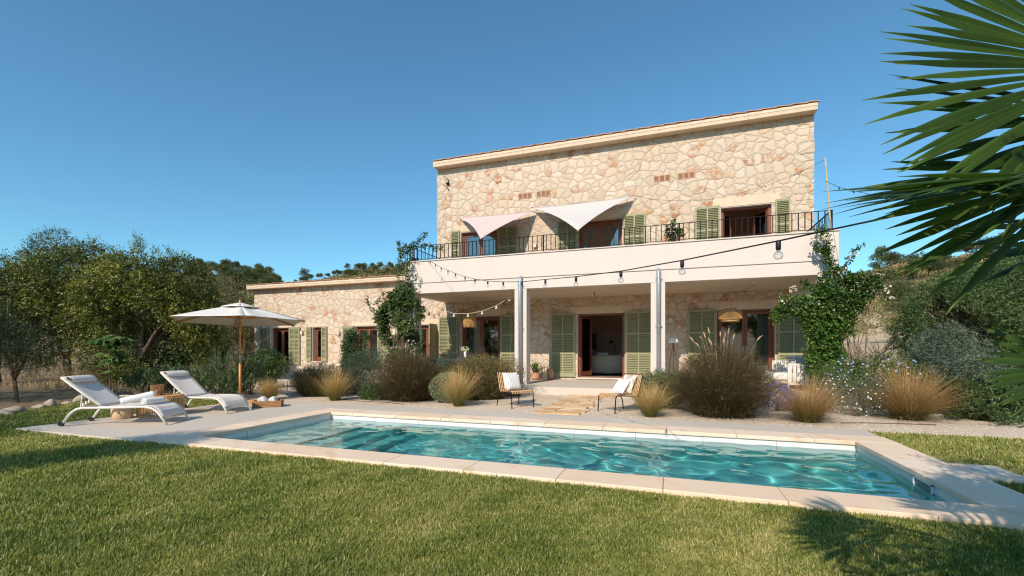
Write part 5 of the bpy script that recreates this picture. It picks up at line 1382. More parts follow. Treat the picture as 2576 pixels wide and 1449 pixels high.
shrub('round_leaf_shrub', 'dark leafy low shrub right of the widest russet tuft', 'shrub', (5.75,11.0,-.05), [(tuple(at3(x,y,d)), r) for x,y,r,d in ((2420,1015,.42,8.9),(2470,1010,.45,8.9),(2440,1045,.35,8.6),(2390,1000,.3,9.1))], 1700, 6, .10, .052, .028, M_HEDGE, 29, up=.4)
shrub('round_leaf_shrub', 'leafy low shrub behind the low palm fronds at the lawn edge', 'shrub', (6.4,10.1,-.05), [(tuple(at3(x,y,d)), r) for x,y,r,d in ((2545,1040,.42,8.3),(2600,1010,.5,8.6),(2520,1075,.25,8.0),(2660,1040,.5,8.2))], 1700, 6, .10, .048, .026, M_HEDGE, 30, up=.4)
shrub('dark_round_shrub', 'dark rounded shrub before the first wing window', 'shrub', (*at(672,15.8),-.05), [(tuple(at3(x,y,15.8)), r) for x,y,r in ((672,912,.46),(652,924,.40),(692,920,.40),(668,938,.42))], 1600, 6, .10, .055, .032, M_DARKLEAF, 31)
# oleanders
def oleander(label, x, y, h, w, seed, n=34):
    rng = np.random.default_rng(seed); z = -.08
    t = thing('oleander', label, 'oleander', (x,y,z), 0, 'oleanders behind the loungers')
    m = MB(); Ps, Ds = [], []
    for k in range(n):
        az = rng.uniform(0,2*PI); ln = rng.uniform(.05,.95); L = h*rng.uniform(.7,1.12)/max(.55, math.cos(ln*.8))
        L = min(L, w*.8 if ln > .7 else L)
        d = Vector((math.cos(az)*math.sin(ln), math.sin(az)*math.sin(ln), math.cos(ln)))
        s = Vector((x+rng.normal(0,.06), y+rng.normal(0,.06), z-.04)); e = s+d*L+Vector((0,0,.05))
        m.tube([s, s.lerp(e,.5)+Vector((0,0,.06)), e], [.010,.008,.004], 5)
        nl = 34
        for j in range(nl):
            f = .30+.70*(j/nl)**.8; p = s.lerp(e, f); p.z += .12*(.25-(f-.5)**2)
            a2 = rng.uniform(0,2*PI); q = Vector((math.cos(a2), math.sin(a2), .35)); q = (q*.85 + d*(.55+.9*(f>.9))); Ps.append(p); Ds.append(q)
    m.build('stems', M_TWIG, t)
    P = np.array(Ps); D = np.array(Ds); N = len(P)
    V, F = leaf_quads(rng, P, D, rng.uniform(.10,.17,N), rng.uniform(.018,.026,N), unit(rng.normal(size=(N,3))*.4+np.array([0,0,1])), .1, .12)
    V[:,2] = np.maximum(V[:,2], z+.01)
    np_mesh('foliage', V, F, M_OLEANDER, t, np.repeat(np.clip(.4+.25*((P[:,2]-z)/h-.5)*0+rng.normal(0,.22,N),0,1),4))
for lab, px_, d, h, w, sd in (('oleander directly behind the near lounger towels',352,13.6,.75,1.0,41),('oleander behind the rattan lantern',410,13.3,.80,1.05,42),('oleander left of the far lounger backrest',452,13.8,.85,1.0,43),
        ('tallest oleander beside the far lounger headrest',545,13.4,1.35,1.3,44),('oleander directly left of the parasol pole',585,12.9,1.15,1.2,45),('oleander just right of the parasol pole',628,13.6,1.15,1.1,46),('low oleander in front of the parasol pole base',575,12.2,.75,.9,47),('oleander hidden behind the far lounger',500,13.0,.85,1.0,48)):
    oleander(lab, *at(px_, d), h, w, sd)
# fig sapling with stake
fx, fy = at(279, 13.1)
fg = thing('fig_sapling', 'young fig tree tied to a stake behind the near lounger', 'sapling', (fx,fy,-.08))
m = MB(); m.tube([(fx,fy,-.12),(fx-.05,fy,.6),(fx-.10,fy,1.0),(fx-.06,fy,1.65)], [.022,.020,.016,.008], 8); m.tube([(fx-.07,fy,.9),(fx+.2,fy+.05,1.25)], [.012,.006], 6); m.tube([(fx-.08,fy,1.05),(fx-.38,fy-.05,1.55)], [.012,.005], 6); m.tube([(fx-.07,fy,1.15),(fx+.28,fy,1.62)], [.010,.005], 6); m.build('trunk', M_BARK, fg, smooth=True)
m = MB(); m.tube([(fx+.04,fy+.03,-.12),(fx-.12,fy+.03,.95)], .012, 6); m.build('stake', M_BAMBOO, fg)
rng = np.random.default_rng(50); n = 62
P = np.concatenate([np.array([fx-.06,fy,1.62])+rng.normal(0,1,(16,3))*[.12,.12,.10], np.array([fx-.36,fy-.05,1.55])+rng.normal(0,1,(14,3))*[.10,.1,.06], np.array([fx+.26,fy,1.56])+rng.normal(0,1,(14,3))*[.12,.1,.08], np.array([fx-.02,fy,1.15])+rng.normal(0,1,(18,3))*[.16,.12,.18]])
az = rng.uniform(0,2*PI,len(P)); D = np.stack([np.cos(az),np.sin(az),rng.uniform(-.45,.15,len(P))],1)
Vs, Fs, b = [], [], 0
for a_, l_ in ((0,.32),(.75,.26),(-.75,.26),(1.45,.18),(-1.45,.18)):      # five lobes per leaf
    c_, s_ = math.cos(a_), math.sin(a_); D2 = np.stack([D[:,0]*c_-D[:,1]*s_, D[:,0]*s_+D[:,1]*c_, D[:,2]],1)
    V, F = leaf_quads(rng, P, D2, l_, .14, np.tile([.1,-.75,.65],(len(P),1))+rng.normal(0,.3,(len(P),3)), .05, .15); Vs.append(V); Fs.append(F+b); b += len(V)
np_mesh('leaves', np.concatenate(Vs), np.concatenate(Fs), M_FIG, fg, np.tile(np.repeat(rng.uniform(.2,.8,len(P)),4),5))
P = np.array([-7.18,15.2,1.36])+unit(rng.normal(size=(90,3)))*np.array([.16,.14,.10])*rng.uniform(.6,1,(90,1)); flower_mesh(rng, P, unit(P-np.array([-7.18,15.2,1.3])), .035, petal('hydrangea_petal', (.62,.66,.40)), vs, 4)
# pot plant leaves, terrace plants
pt, pc = POT_PLANT; rng = np.random.default_rng(51)
a = blades(rng, 46, (pc[0],pc[1],pc[2]-.01), .08, .66, .95, .05, .5, 6, tint0=.2, tint1=.6); np_mesh('leaves', a[0], a[1], M_FIG, pt, a[2])
ag = thing('spiky_plant', 'small spiky green plant on the terrace by the upper right shutter', 'plant', (3.2,14.9,FT))
m = MB(); m.lathe([(.10,FT),(.15,FT+.3),(.13,FT+.3)], (3.2,14.9,0), 16); m.build('pot', M_TERRACOTTA, ag, smooth=True)
a = blades(rng, 30, (3.2,14.9,FT+.28), .05, .82, .8, .05, .2, 4, tint0=.2, tint1=.7); np_mesh('leaves', a[0], a[1], M_SAGE, ag, a[2])
M_TW = M_TWIG
def pl(px, py, Y):
    rx = (px-CAM_CX)/CAM_F; k = Y/(rx*sY+cY); return Vector((k*(rx*cY-sY), Y, EYE-(py-CAM_H)/CAM_F*k))
def along(rng, pts, n, r):
    pts = [np.array(p) for p in pts]; seg = [np.linalg.norm(b-a) for a, b in zip(pts[:-1], pts[1:])]; c = np.concatenate([[0], np.cumsum(seg)])
    t = rng.random(n)*c[-1]; i = np.clip(np.searchsorted(c, t)-1, 0, len(seg)-1); f = (t-c[i])/np.array(seg)[i]
    A = np.array(pts)[i]; Bq = np.array(pts)[i+1]; u = unit(rng.normal(size=(n,3))); u[:,1] = -abs(u[:,1])
    return A+(Bq-A)*f[:,None]+u*r*rng.random((n,1))**.6, u
def climber(label, base, blobs, strands, flowers, n, ll, lw, mat, seed, Y, cat='climber', trunkpts=None, fl_size=.035, ny=1200):
    rng = np.random.default_rng(seed); t = thing('climber', label, cat, base)
    Bl = [(tuple(pl(x,y,Y-dy)), (r, r*.75, r)) for x,y,r,dy in blobs]
    P, u = blob_points(rng, n, Bl, lo=.45, hi=1.1, gap=-.55, gf=5)
    parts = [sprays(rng, P, u, 6, .13, ll, lw, .7, .05, .25, flat=.6)]
    m = MB()
    for S in strands:
        pts = [pl(x,y,Y-dy) for x,y,dy in S[0]]; m.tube(pts, [.012]+[.008]*(len(pts)-2)+[.003], 5)
        P, u = along(rng, pts, S[1], S[2]); parts.append(sprays(rng, P, u, 4, .07, ll*.95, lw*.95, .8, .1, .1, flat=.6))
    V, F, T = join(parts); V[:,2] = np.maximum(V[:,2], -.02); np_mesh('foliage', V, F, mat, t, T)
    for tp in trunkpts or []: m.tube([pl(*p) for p in tp], .014, 6)
    rg = random.Random(seed)
    for k in range(22):
        b = rg.choice([q for q in Bl if abs(q[0][0]-base[0]) < .75] or Bl); e = Vector(b[0]); s = Vector(base)+Vector((rg.uniform(-.1,.1),0,0)); m.tube([s, s.lerp(e,.45)+Vector((rg.uniform(-.1,.1),rg.uniform(-.05,.05),.1)), e+Vector((rg.uniform(-.3,.3),rg.uniform(-.2,.2),rg.uniform(-.2,.3)))], [.018,.011,.004], 5)
    m.build('stems', M_TWIG, t, smooth=True)
    if flowers:
        Pf = np.concatenate([np.array(pl(x,y,Y-dy))+rng.normal(0,1,(k,3))*np.array([r,r*.6,r*.8]) for x,y,dy,r,k in flowers]); flower_mesh(rng, Pf, unit(rng.normal(size=(len(Pf),3))), fl_size, P_CREAM, t, 3)
    return t
climber('dark climber covering the left balcony corner of the porch', (-9.05,13.55,-.03),
    [(1000,800,.62,.1),(1022,835,.50,.1),(978,792,.40,.1),(1035,785,.42,.0),(1012,870,.50,.1),(1040,850,.35,.1),(985,835,.42,.1),(1000,755,.32,.1),(1020,735,.28,.1),(960,800,.22,.1),(1040,900,.4,.2),(1000,910,.4,.2)],
    [([(1008,760,.1),(1006,700,.1),(1008,650,.1),(1018,628,.1),(1022,612,.15)],150,.12),([(1016,650,.1),(1005,625,.1),(1002,605,.1)],40,.06),([(1018,640,.1),(1045,612,.1),(1060,600,.1),(1076,588,.1)],90,.10),([(1030,632,.1),(1062,618,.1),(1090,622,.1),(1118,628,.1)],90,.08),
     ([(1052,800,.12),(1046,760,.12),(1044,720,.12),(1050,690,.12)],60,.07),([(965,790,.1),(938,778,.1),(926,760,.1),(924,745,.1)],45,.05),([(985,770,.1),(965,752,.1),(940,765,.1)],40,.06),([(1000,760,.1),(975,735,.1),(962,740,.1)],40,.06),([(1028,760,.1),(1028,700,.1),(1024,640,.1)],70,.08),([(1040,640,.1),(1030,660,.1),(1028,700,.1)],30,.08)],
    [(1020,805,.4,.12,16),(1035,862,.4,.10,12),(985,800,.4,.1,10)], 4200, .062, .048, M_VINEDK, 61, 13.8, ny=0, trunkpts=[[(1030,930,13.7),(1024,800,13.78),(1020,700,13.8),(1019,630,13.85)],[(1040,930,13.7),(1032,780,13.78),(1026,680,13.8),(1024,625,13.85)],[(1026,930,13.7),(1016,760,13.78),(1012,660,13.8)]])
climber('bright green bougainvillea with cream flowers on the right end of the porch', (4.3,13.25,-.03),
    [(2090,770,.50,.2),(2125,745,.45,.2),(2058,765,.42,.2),(2085,830,.45,.3),(2075,885,.40,.3),(2100,705,.32,.1),(2072,930,.30,.3),(2155,720,.30,.2),(2185,715,.24,.2),(2028,745,.30,.3),(1990,765,.24,.4),(1965,785,.15,.4),(2105,800,.32,.2),(2050,800,.30,.3),(2085,860,.34,.3),(2060,915,.28,.3),(2078,905,.32,.3)],
    [([(2098,700,.1),(2088,660,.1),(2078,620,.1),(2066,585,.1),(2062,572,.1)],200,.14),([(2082,640,.1),(2055,622,.1),(2040,618,.1)],60,.08),([(2108,690,.1),(2135,655,.1),(2150,630,.1),(2168,614,.1)],50,.05),([(2170,720,.2),(2195,700,.2),(2216,690,.2)],60,.09),([(2045,730,.3),(2025,708,.3),(2012,705,.3)],40,.06),([(1975,775,.4),(1955,800,.4),(1948,815,.4)],30,.05)],
    [(1996,728,.5,.06,22),(1975,760,.5,.05,16),(2064,600,.3,.07,22),(2086,606,.3,.06,18),(2124,682,.3,.06,18),(2150,640,.2,.06,14),(2226,726,.3,.10,40),(2208,692,.3,.05,14),(2235,752,.3,.06,16),(2050,770,.7,.15,14),(2140,730,.6,.2,12)], 3600, .062, .050, M_VINE, 62, 13.7,
    trunkpts=[[(2076,940,13.5),(2080,800,13.45),(2092,720,13.6),(2084,650,13.75)],[(2070,940,13.5),(2066,840,13.45),(2080,760,13.5)]], fl_size=.034)
climber('small vine twisting up the railing beside the terrace door', (.13,14.3,FT), [(1692,585,.16,-.3),(1700,600,.14,-.3)], [([(1690,605,-.3),(1690,570,-.2),(1694,552,-.2)],30,.07),([(1692,580,-.2),(1712,578,-.1),(1716,600,-.1)],22,.06)], [], 60, .075, .058, M_VINEDK, 63, 14.1)
# ------------------------------------------------------------------ trees and distant growth
GZB = lambda x, y: float(terrain_z(x, y))
def tz(px, d):
    x, y = at(px, d); return (x, y, GZB(x, y)-.02)
def shoots(pts, d, n=40, ll=.07, lw=.035):
    def f(rng):
        out = []
        for px_, py_, L in pts:
            p = np.array(at3(px_, py_, d)); P = p + np.stack([rng.normal(0,L*.22,n), rng.normal(0,L*.22,n), rng.uniform(-L,L*.6,n)],1)
            out.append(sprays(rng, P, np.tile([0,0,1.],(n,1)), 6, .28, ll, lw, .5, .6))
        return join(out)
    return f
tree('carob_tree', 'broad sunlit carob with yellowish leaves behind the near lounger', 'tree', tz(330,18.5), px_blobs([(330,760,105),(400,730,100),(430,790,95),(300,840,95),(380,860,95),(455,720,75),(480,770,70),(350,690,70),(420,900,75),(300,720,70),(350,930,60),(500,820,60),(440,850,85)], 18.5), 9000, 8, .34, .092, .050, M_CAROB, .16, 71, 'trees left of the parasol', droop=.25, gap=-.32, gf=2.1, extra=shoots([(430,650,.5),(348,612,.5),(352,625,.4),(395,648,.5),(470,660,.5),(300,655,.5)], 18.5))
tree('carob_tree', 'rounded carob left of the sunlit one, above the small olive', 'tree', tz(170,20), px_blobs([(150,740,105),(200,720,100),(120,800,95),(220,800,100),(90,740,70),(170,840,90),(250,740,75),(140,690,65),(210,670,60),(260,840,70),(100,860,60)], 20), 7500, 8, .36, .095, .052, M_CAROB, .16, 72, 'trees left of the parasol', droop=.25, gap=-.32, gf=2.1, extra=shoots([(195,632,.5),(235,622,.6),(260,640,.5),(160,640,.5),(100,660,.5)], 20))
tree('evergreen_oak', 'dark evergreen whose top rises behind the rounded carob', 'tree', tz(128,27), px_blobs([(128,650,50),(120,618,30),(145,610,28),(110,690,60),(150,690,60),(128,740,70)], 27), 2600, 7, .4, .09, .045, M_OLIVEDK, .14, 73, 'trees left of the parasol')
tree('evergreen_oak', 'dark evergreen cut by the left picture edge', 'tree', tz(-10,19), px_blobs([(0,690,60),(20,720,50),(-40,700,70),(10,780,70),(-40,800,90),(-10,650,45),(20,830,50)], 19), 3800, 7, .34, .075, .036, M_OLIVEDK, .16, 74, 'trees left of the parasol')
tree('olive_tree', 'small thin olive on a slim trunk at the left picture edge', 'tree', tz(42,12.3), px_blobs([(30,800,60),(65,830,55),(0,850,60),(90,870,45),(40,890,60),(-20,800,50),(20,750,35),(70,910,40)], 12.3), 2600, 7, .24, .05, .014, M_OLIVEDK, .05, 75, 'trees left of the parasol', gap=-.4, gf=2.2, lo=.2)
tree('carob_tree', 'dark understorey tree right behind the fig sapling', 'tree', tz(430,20.5), px_blobs([(430,880,75),(480,860,70),(390,910,65),(520,890,45),(450,920,60)], 20), 3600, 7, .32, .075, .04, M_HEDGE, .12, 76, 'trees left of the parasol')
tree('wild_olive', 'brownish wild olive between the carobs and the house', 'tree', tz(560,25), px_blobs([(560,760,65),(600,790,60),(530,740,60),(575,820,60),(620,760,45),(540,810,55),(505,710,40),(630,830,40)], 25), 4200, 8, .42, .085, .032, M_OLIVEBR, .12, 77, 'trees left of the parasol', gap=-.35, gf=1.7, lo=.4)
tree('wild_olive', 'low brown shrubby olive against the wing corner of the house', 'tree', tz(622,24), px_blobs([(615,850,40),(632,820,35),(600,880,35),(636,870,35)], 24), 1700, 7, .36, .075, .03, M_OLIVEBR, .07, 78, 'trees left of the parasol', gap=-.3, lo=.3)
for lab, px_, d, s, sd in (('dry brown scrub bush under the left carob', 210, 17.5, .9, 80), ('second dry scrub bush on the bare earth between sapling and carob', 255, 19, .8, 81), ('dry scrub bush at the foot of the dark understorey tree', 500, 18.5, .8, 82)):
    x, y = at(px_, d); shrub('scrub_bush', lab, 'shrub', (x,y,GZB(x,y)), [((x,y,.3*s),(.9*s,.7*s,.5*s))], 900, 6, .2, .05, .014, M_OLIVEBR, sd, 'dry scrub on the bare earth', up=.8)
# right side
tree('lentisk_tree', 'big dense dark green shrubby tree filling the right side', 'tree', tz(2480,13.8), px_blobs([(2390,785,85),(2345,840,75),(2450,825,95),(2500,755,85),(2560,800,105),(2410,880,85),(2510,900,95),(2330,870,45),(2350,790,45),(2440,745,60),(2580,720,75),(2600,880,95)], 13.8), 13000, 9, .30, .068, .027, M_HEDGE, .12, 90, 'dense trees on the right', gap=-.6, gf=2.3, up=.1, droop=.1)
tree('lentisk_tree', 'dense dark tree cut by the right picture edge behind the palm', 'tree', tz(2680,15), px_blobs([(2640,720,105),(2700,680,120),(2720,800,140),(2640,860,120),(2760,880,140),(2590,690,60)], 15), 6500, 8, .32, .07, .028, M_HEDGE, .14, 91, 'dense trees on the right', gap=-.6, gf=2.1)
x, y = at(2252, 25); shrub('pine_shrub', 'yellow-green bushy pine behind the bougainvillea', 'shrub', (x,y,GZB(x,y)), [(tuple(at3(px_,py_,25)), r) for px_,py_,r in ((2248,738,.55),(2266,732,.5),(2256,755,.6),(2280,752,.45))], 900, 7, .36, .11, .03, M_PINE, 92, up=.4)
# bare branching shrub
x, y = at(2186, 16.5); zb = GZB(x, y)
bs = thing('twiggy_shrub', 'bare brown twiggy shrub on the pale slope by the bougainvillea', 'shrub', (x,y,zb)); m = MB(); rg = random.Random(93)
def grow(p, d, L, r, lv):
    e = p+d*L; m.tube([p, p.lerp(e,.5)+Vector((rg.uniform(-.03,.03),rg.uniform(-.03,.03),0))*L, e], [r, r*.85, r*.7], 5, cap=False)
    if lv: 
        for k in range(rg.choice((2,3,3))): grow(p.lerp(e, rg.uniform(.6,1)), (d+Vector((rg.uniform(-.7,.7),rg.uniform(-.7,.7),rg.uniform(-.15,.5)))).normalized(), L*rg.uniform(.6,.85), r*.58, lv-1)
    else: TIPS.append(e)
TIPS = []
for k in range(5): grow(Vector((x+rg.uniform(-.1,.1),y,zb-.05)), Vector((rg.uniform(-.45,.45),rg.uniform(-.4,.4),1)).normalized(), .80, .026, 3)
m.build('branches', M_TWIG, bs)
rng = np.random.default_rng(94); P = np.array(TIPS); V, F, T = sprays(rng, P, unit(rng.normal(size=P.shape)), 3, .15, .05, .016, .8, .3); np_mesh('leaves', V, F, M_OLIVEBR, bs, T)
# trees beside the lawn, outside the picture, whose shade reaches into it
tree('olive_tree', 'olive tree on the lawn side left of the camera', 'tree', (-8.1,-1.6,-.08), [((-8.1,-1.4,3.2),.6),((-7.7,-1.2,3.9),.5),((-8.5,-1.5,3.7),.55),((-8.0,-1.9,4.4),.5),((-8.2,-.7,2.9),.4)], 2600, 7, .28, .06, .02, M_OLIVEDK, .12, 95, 'garden trees beside the lawn', lo=.2, gap=-.4)
tree('olive_tree', 'tall olive tree at the lawn corner left of the picture', 'tree', (-11.6,-.6,-.08), [((-11.6,-.6,3.0),.8),((-10.9,-.4,3.3),.6),((-12.6,-.5,3.3),.9),((-11.8,-.8,4.1),.8),((-13.3,-.2,3.6),.8)], 2200, 7, .28, .06, .02, M_OLIVEDK, .14, 96, 'garden trees beside the lawn', lo=.2, gap=-.6)
tree('carob_tree', 'wide carob beyond the rocks left of the picture', 'tree', (-19.8,4.6,-.08), [((-19.8,4.6,2.6),1.7),((-18.2,4.8,2.9),1.5),((-21.4,4.8,3.0),1.6),((-19.6,5.4,3.9),1.5),((-17.4,5.2,2.2),1.1)], 3600, 7, .32, .08, .04, M_CAROB, .2, 97, 'garden trees beside the lawn', lo=.3)
tree('olive_tree', 'unseen tree added right of the camera to shade the corner of the lawn', 'tree', (2.9,-1.1,-.08), [((1.0,-.55,2.75),.40),((1.7,-.45,2.9),.50),((2.4,-.1,3.0),.55),((2.2,1.0,3.0),.42),((2.7,1.7,3.2),.45),((3.0,.6,3.3),.6),((2.9,-.6,3.6),.6),((3.6,.9,3.0),.6)], 2600, 7, .26, .075, .028, M_OLIVEDK, .12, 98, 'garden trees beside the lawn', lo=.2, gap=-.3, gf=2.5)  # added out of view, crown placed to shade lawn corner and coping
# fan palm
rC = Vector((cY, sY, 0)); fC = Vector((-sY, cY, 0)); UP = Vector((0,0,1))
pc0 = Vector((1.78,1.62,1.45))
pm_ = thing('fan_palm', 'fan palm whose long pointed leaflets reach in from the right', 'palm tree', (pc0.x,pc0.y,-.06))
m = MB(); m.tube([(pc0.x+.05,pc0.y,-.15),(pc0.x+.03,pc0.y,.5),(pc0.x,pc0.y,1.0),tuple(pc0)], [.12,.11,.10,.08], 12); m.build('trunk', M_BARK, pm_, smooth=True)
def frond(h, a, b, Rf, span=(-75,75), n=26, droop=.10, seed=0, wid=.036, fold=.5, shrink=.10):
    rg = random.Random(seed); h = Vector(h); a = Vector(a).normalized(); b = (Vector(b)-a*Vector(b).dot(a)).normalized(); nr = a.cross(b)
    Vs, Fs, Ts = [], [], []; seg = 7
    for k in range(n):
        t_ = R(span[0]+(span[1]-span[0])*(k+.5)/n + rg.uniform(-1.6,1.6)); d = a*math.cos(t_)+b*math.sin(t_); s = nr.cross(d)
        L = Rf*(1-shrink*(abs(t_)/1.4)**1.3)*rg.uniform(.90,1.06); dt = R(span[1]-span[0])/n; tw = rg.uniform(-.22,.22); dr = droop*rg.uniform(.5,1.6); tb = rg.uniform(.25,.7); cv = rg.uniform(-.05,.05)
        base = len(Vs)
        for i in range(seg+1):
            u = i/seg; wmax = L*dt*.52
            w = min(u*L*math.tan(dt/2)*1.02, wid*.5*(1-((u-.42)/.58)**1.7 if u > .42 else 1)) if u > 0 else .001
            w = max(w, .0007)
            c = h + d*(L*u) + s*(cv*L*u*u) + UP*(-dr*L*u**2.6)
            sd = s*math.cos(tw)+nr*math.sin(tw)*1.0
            lift = nr*(w*fold*(1 if k % 1 == 0 else -1))
            Vs += [c - sd*w + lift, c, c + sd*w + lift]; q = tb + (.0 if u < .93 else .55) + (.06 if i % 2 else 0); Ts += [q, q-.12, q]
        for i in range(seg):
            o = base+3*i; Fs += [(o,o+1,o+4,o+3),(o+1,o+2,o+5,o+4)]
    f_ = np_mesh('frond', np.array([tuple(v) for v in Vs]), np.array(Fs), M_PALM, pm_, np.clip(Ts,0,1))
    mid = pc0.lerp(h,.5)+UP*.06
    pe = MB(); pe.tube([pc0, mid, h], [.016,.012,.009], 6); pe.build('petiole', M_PALM, f_, smooth=True)
frond(at3(2800,175,1.08), -rC*.96-UP*.26-fC*.06, UP+fC*.16, .60, (-40,84), 36, .05, 1, wid=.031, shrink=.34)
frond(at3(2860,300,1.14), -rC*.98-UP*.10-fC*.1, UP*.9+fC*.35, .66, (-26,26), 16, .05, 11, wid=.034)
frond(at3(2770,455,.98), -rC*.98+UP*.08+fC*.10, fC*1.0+UP*.22, .50, (-52,52), 22, .10, 2)
frond(at3(2750,430,1.16), -rC*.80-UP*.50+fC*.1, UP*.8-rC*.4+fC*.35, .50, (-10,50), 15, .06, 3)
frond(at3(2760,930,1.02), -rC*.95+UP*.02+fC*.2, UP*.9+fC*.25, .225, (-42,34), 15, .06, 4, wid=.022)
frond(at3(2900,560,1.25), -rC*.93-UP*.28+fC*.2, UP*.6+fC*.6, .40, (-30,45), 15, .06, 5)
rg = random.Random(8)
for k, (az_, el_, L_, R_) in enumerate(((15,65,.75,.48),(-30,45,.8,.5),(50,50,.8,.5),(0,25,.8,.5),(-60,70,.7,.45),(-80,35,.8,.48),(40,15,.75,.48),(-35,5,.8,.48),(75,40,.55,.42),(10,-15,.6,.42),(-70,-5,.7,.45),(60,75,.85,.5),(130,82,.8,.45),(25,-30,.6,.4),(20,40,1.0,.5),(45,30,1.05,.5),(5,50,1.0,.5),(-15,30,1.0,.5),(-45,20,1.0,.5),(30,58,1.05,.5),(62,30,.9,.48),(-25,62,1.0,.5),(-50,55,.9,.5),(15,8,.95,.5),(-10,5,.9,.48),(35,-5,.9,.48))):
    a_ = (rC*math.cos(R(az_))+fC*math.sin(R(az_)))*math.cos(R(el_))+UP*math.sin(R(el_)); a2 = (a_-UP*.35).normalized()
    frond(pc0+a_*L_, a2, a_.cross(UP)+UP*.001, R_, (-80,80), 26, .12, 20+k)

# dry grass on the open ground
rng = np.random.default_rng(101); parts = []
n = 1500; ph = rng.uniform(-1.0, -.42, n); d = rng.uniform(14.5, 46, n); q = d*np.tan(ph); X = q*cY-d*sY; Y = q*sY+d*cY
ok = ~((X > -19.9) & (Y > 13)) & (Y > 9.6) & (vnoise(X, Y, .35, 44) > -.55); X, Y = X[ok], Y[ok]
n2 = 260; ph2 = rng.uniform(.55, .95, n2); d2 = rng.uniform(14, 50, n2); q2 = d2*np.tan(ph2); X2 = q2*cY-d2*sY; Y2 = q2*sY+d2*cY; ok2 = (vnoise(X2, Y2, .5, 46) > .35); X = np.concatenate([X, X2[ok2]]); Y = np.concatenate([Y, Y2[ok2]])
kk = 16; PX = np.repeat(X, kk)+rng.normal(0,.24,len(X)*kk); PY = np.repeat(Y, kk)+rng.normal(0,.24,len(X)*kk); N = len(PX)
hh = np.repeat(rng.uniform(.14,.42,len(X)), kk)*rng.uniform(.6,1.1,N)
V, F, T = grass_blades(rng, PX, PY, terrain_z(PX, PY)-.02, hh, np.full(N,.018), np.abs(rng.normal(.55,.4,N)), np.clip(np.repeat(rng.uniform(.2,.9,len(X)),kk)+rng.normal(0,.15,N),0,1))
tag(np_mesh('dry_grass', V, F, M_DRY, tint=T), 'dry straw coloured grass on the open ground', 'dry grass', kind='stuff')
# scrub on the hills
rng = np.random.default_rng(102); n = 7000
ph = np.concatenate([rng.uniform(-.86, .2, n//2), rng.uniform(.52, 1.0, n//2)]); r = np.where(ph < .3, 48+100*rng.random(n)**.8, 43+58*rng.random(n)**.8)
d = r*np.cos(ph); q = r*np.sin(ph); X = q*cY-d*sY; Y = q*sY+d*cY; Z = terrain_z(X, Y)
gapn = vnoise(X, Y, .16, 47); ok = (gapn > -.42) & ~((X > -20) & (X < 5) & (Y < 24)); X, Y, Z, ph, r = X[ok], Y[ok], Z[ok], ph[ok], r[ok]
S = rng.uniform(.5, 1.35, len(X))*np.where(ph > .3, np.clip(r/70, .6, 1), 1.15)
kk = 62; n = len(X); u = unit(rng.normal(size=(n,kk,3))); u[:,:,2] = np.abs(u[:,:,2])
P = np.stack([X,Y,Z],1)[:,None]+u*S[:,None,None]*np.array([1,1,.85])*rng.uniform(.6,1.05,(n,kk,1))
D = unit(u+rng.normal(size=(n,kk,3))*.8); hint = unit(u+rng.normal(size=(n,kk,3))*.6)
V, F = leaf_quads(rng, P.reshape(-1,3), D.reshape(-1,3), np.repeat(S*np.where(ph > .3, .26, .40),kk), np.repeat(S*np.where(ph > .3, .15, .22),kk), hint.reshape(-1,3))
tn = np.where(ph < .3, rng.normal(.30,.16,n), np.where(rng.random(n) < .55, rng.normal(.82,.14,n), rng.normal(.36,.14,n)))
T = np.repeat(np.clip(np.repeat(tn,kk)+rng.normal(0,.10,n*kk),0,1),4)
tag(np_mesh('hill_scrub', V, F, M_SCRUB, tint=T), 'low brown and green scrub covering the hills', 'scrub', kind='stuff')
# pines
def pine(seed, h, w):
    rng = np.random.default_rng(seed); rg = random.Random(seed)
    t = thing('pine_tree', 'pine', 'pine tree', (0,0,0))
    bl = []; 
    for k in range(9):
        a = rg.uniform(0,2*PI); rr = w*.5*rg.random()**.6*.85; bl.append(((rr*math.cos(a), rr*math.sin(a), h*rg.uniform(.62,.93)), (w*rg.uniform(.17,.27), w*rg.uniform(.17,.27), h*rg.uniform(.08,.13))))
    bl.append(((0,0,h*.88),(w*.3,w*.3,h*.12)))
    P, u = blob_points(rng, 620, bl, lo=.3, gap=-.8, gf=.9)
    V, F, T = sprays(rng, P, u, 5, .45, .38, .15, .7, .3)
    np_mesh('crown', V, F, M_PINE, t, T)
    m = MB(); m.tube([(0,0,-.4),(w*.03,0,h*.3),(-w*.02,w*.02,h*.6),(0,0,h*.85)], [.17,.14,.11,.05], 6)
    for b in bl: m.tube([(0,0,h*rg.uniform(.45,.7)), b[0]], [.07,.02], 4)
    m.build('trunk', M_BARK, t)
    return t
protos = [pine(200+i, h, w) for i, (h, w) in enumerate(((7.5,6),(8.5,5.5),(6.5,6.5),(9.5,5)))]
used = set(); rg = random.Random(77)
def put_pine(px_, d, s, label, group):
    i = rg.randrange(4); x, y = at(px_, d); loc = (x, y, GZB(x, y)-.1); rz = rg.uniform(0, 6.28)
    if i not in used:
        used.add(i); o = protos[i]; o.location = loc; o.rotation_euler = (0,0,rz); o['label'] = label; o['group'] = group
    else: o = copy_tree(protos[i], loc, rz, label, group)
    o.scale = (s*rg.uniform(.9,1.1), s*rg.uniform(.9,1.1), s)
LB = 'dark pine in the wood on the hill between carobs and house wing'
for k in range(70): px_ = rg.uniform(470, 700); put_pine(px_, rg.uniform(92,138)-max(0,(px_-600))*.1, rg.uniform(.42,.62)*(1 if px_ < 690 else .8), LB, 'pines of the left hill wood')
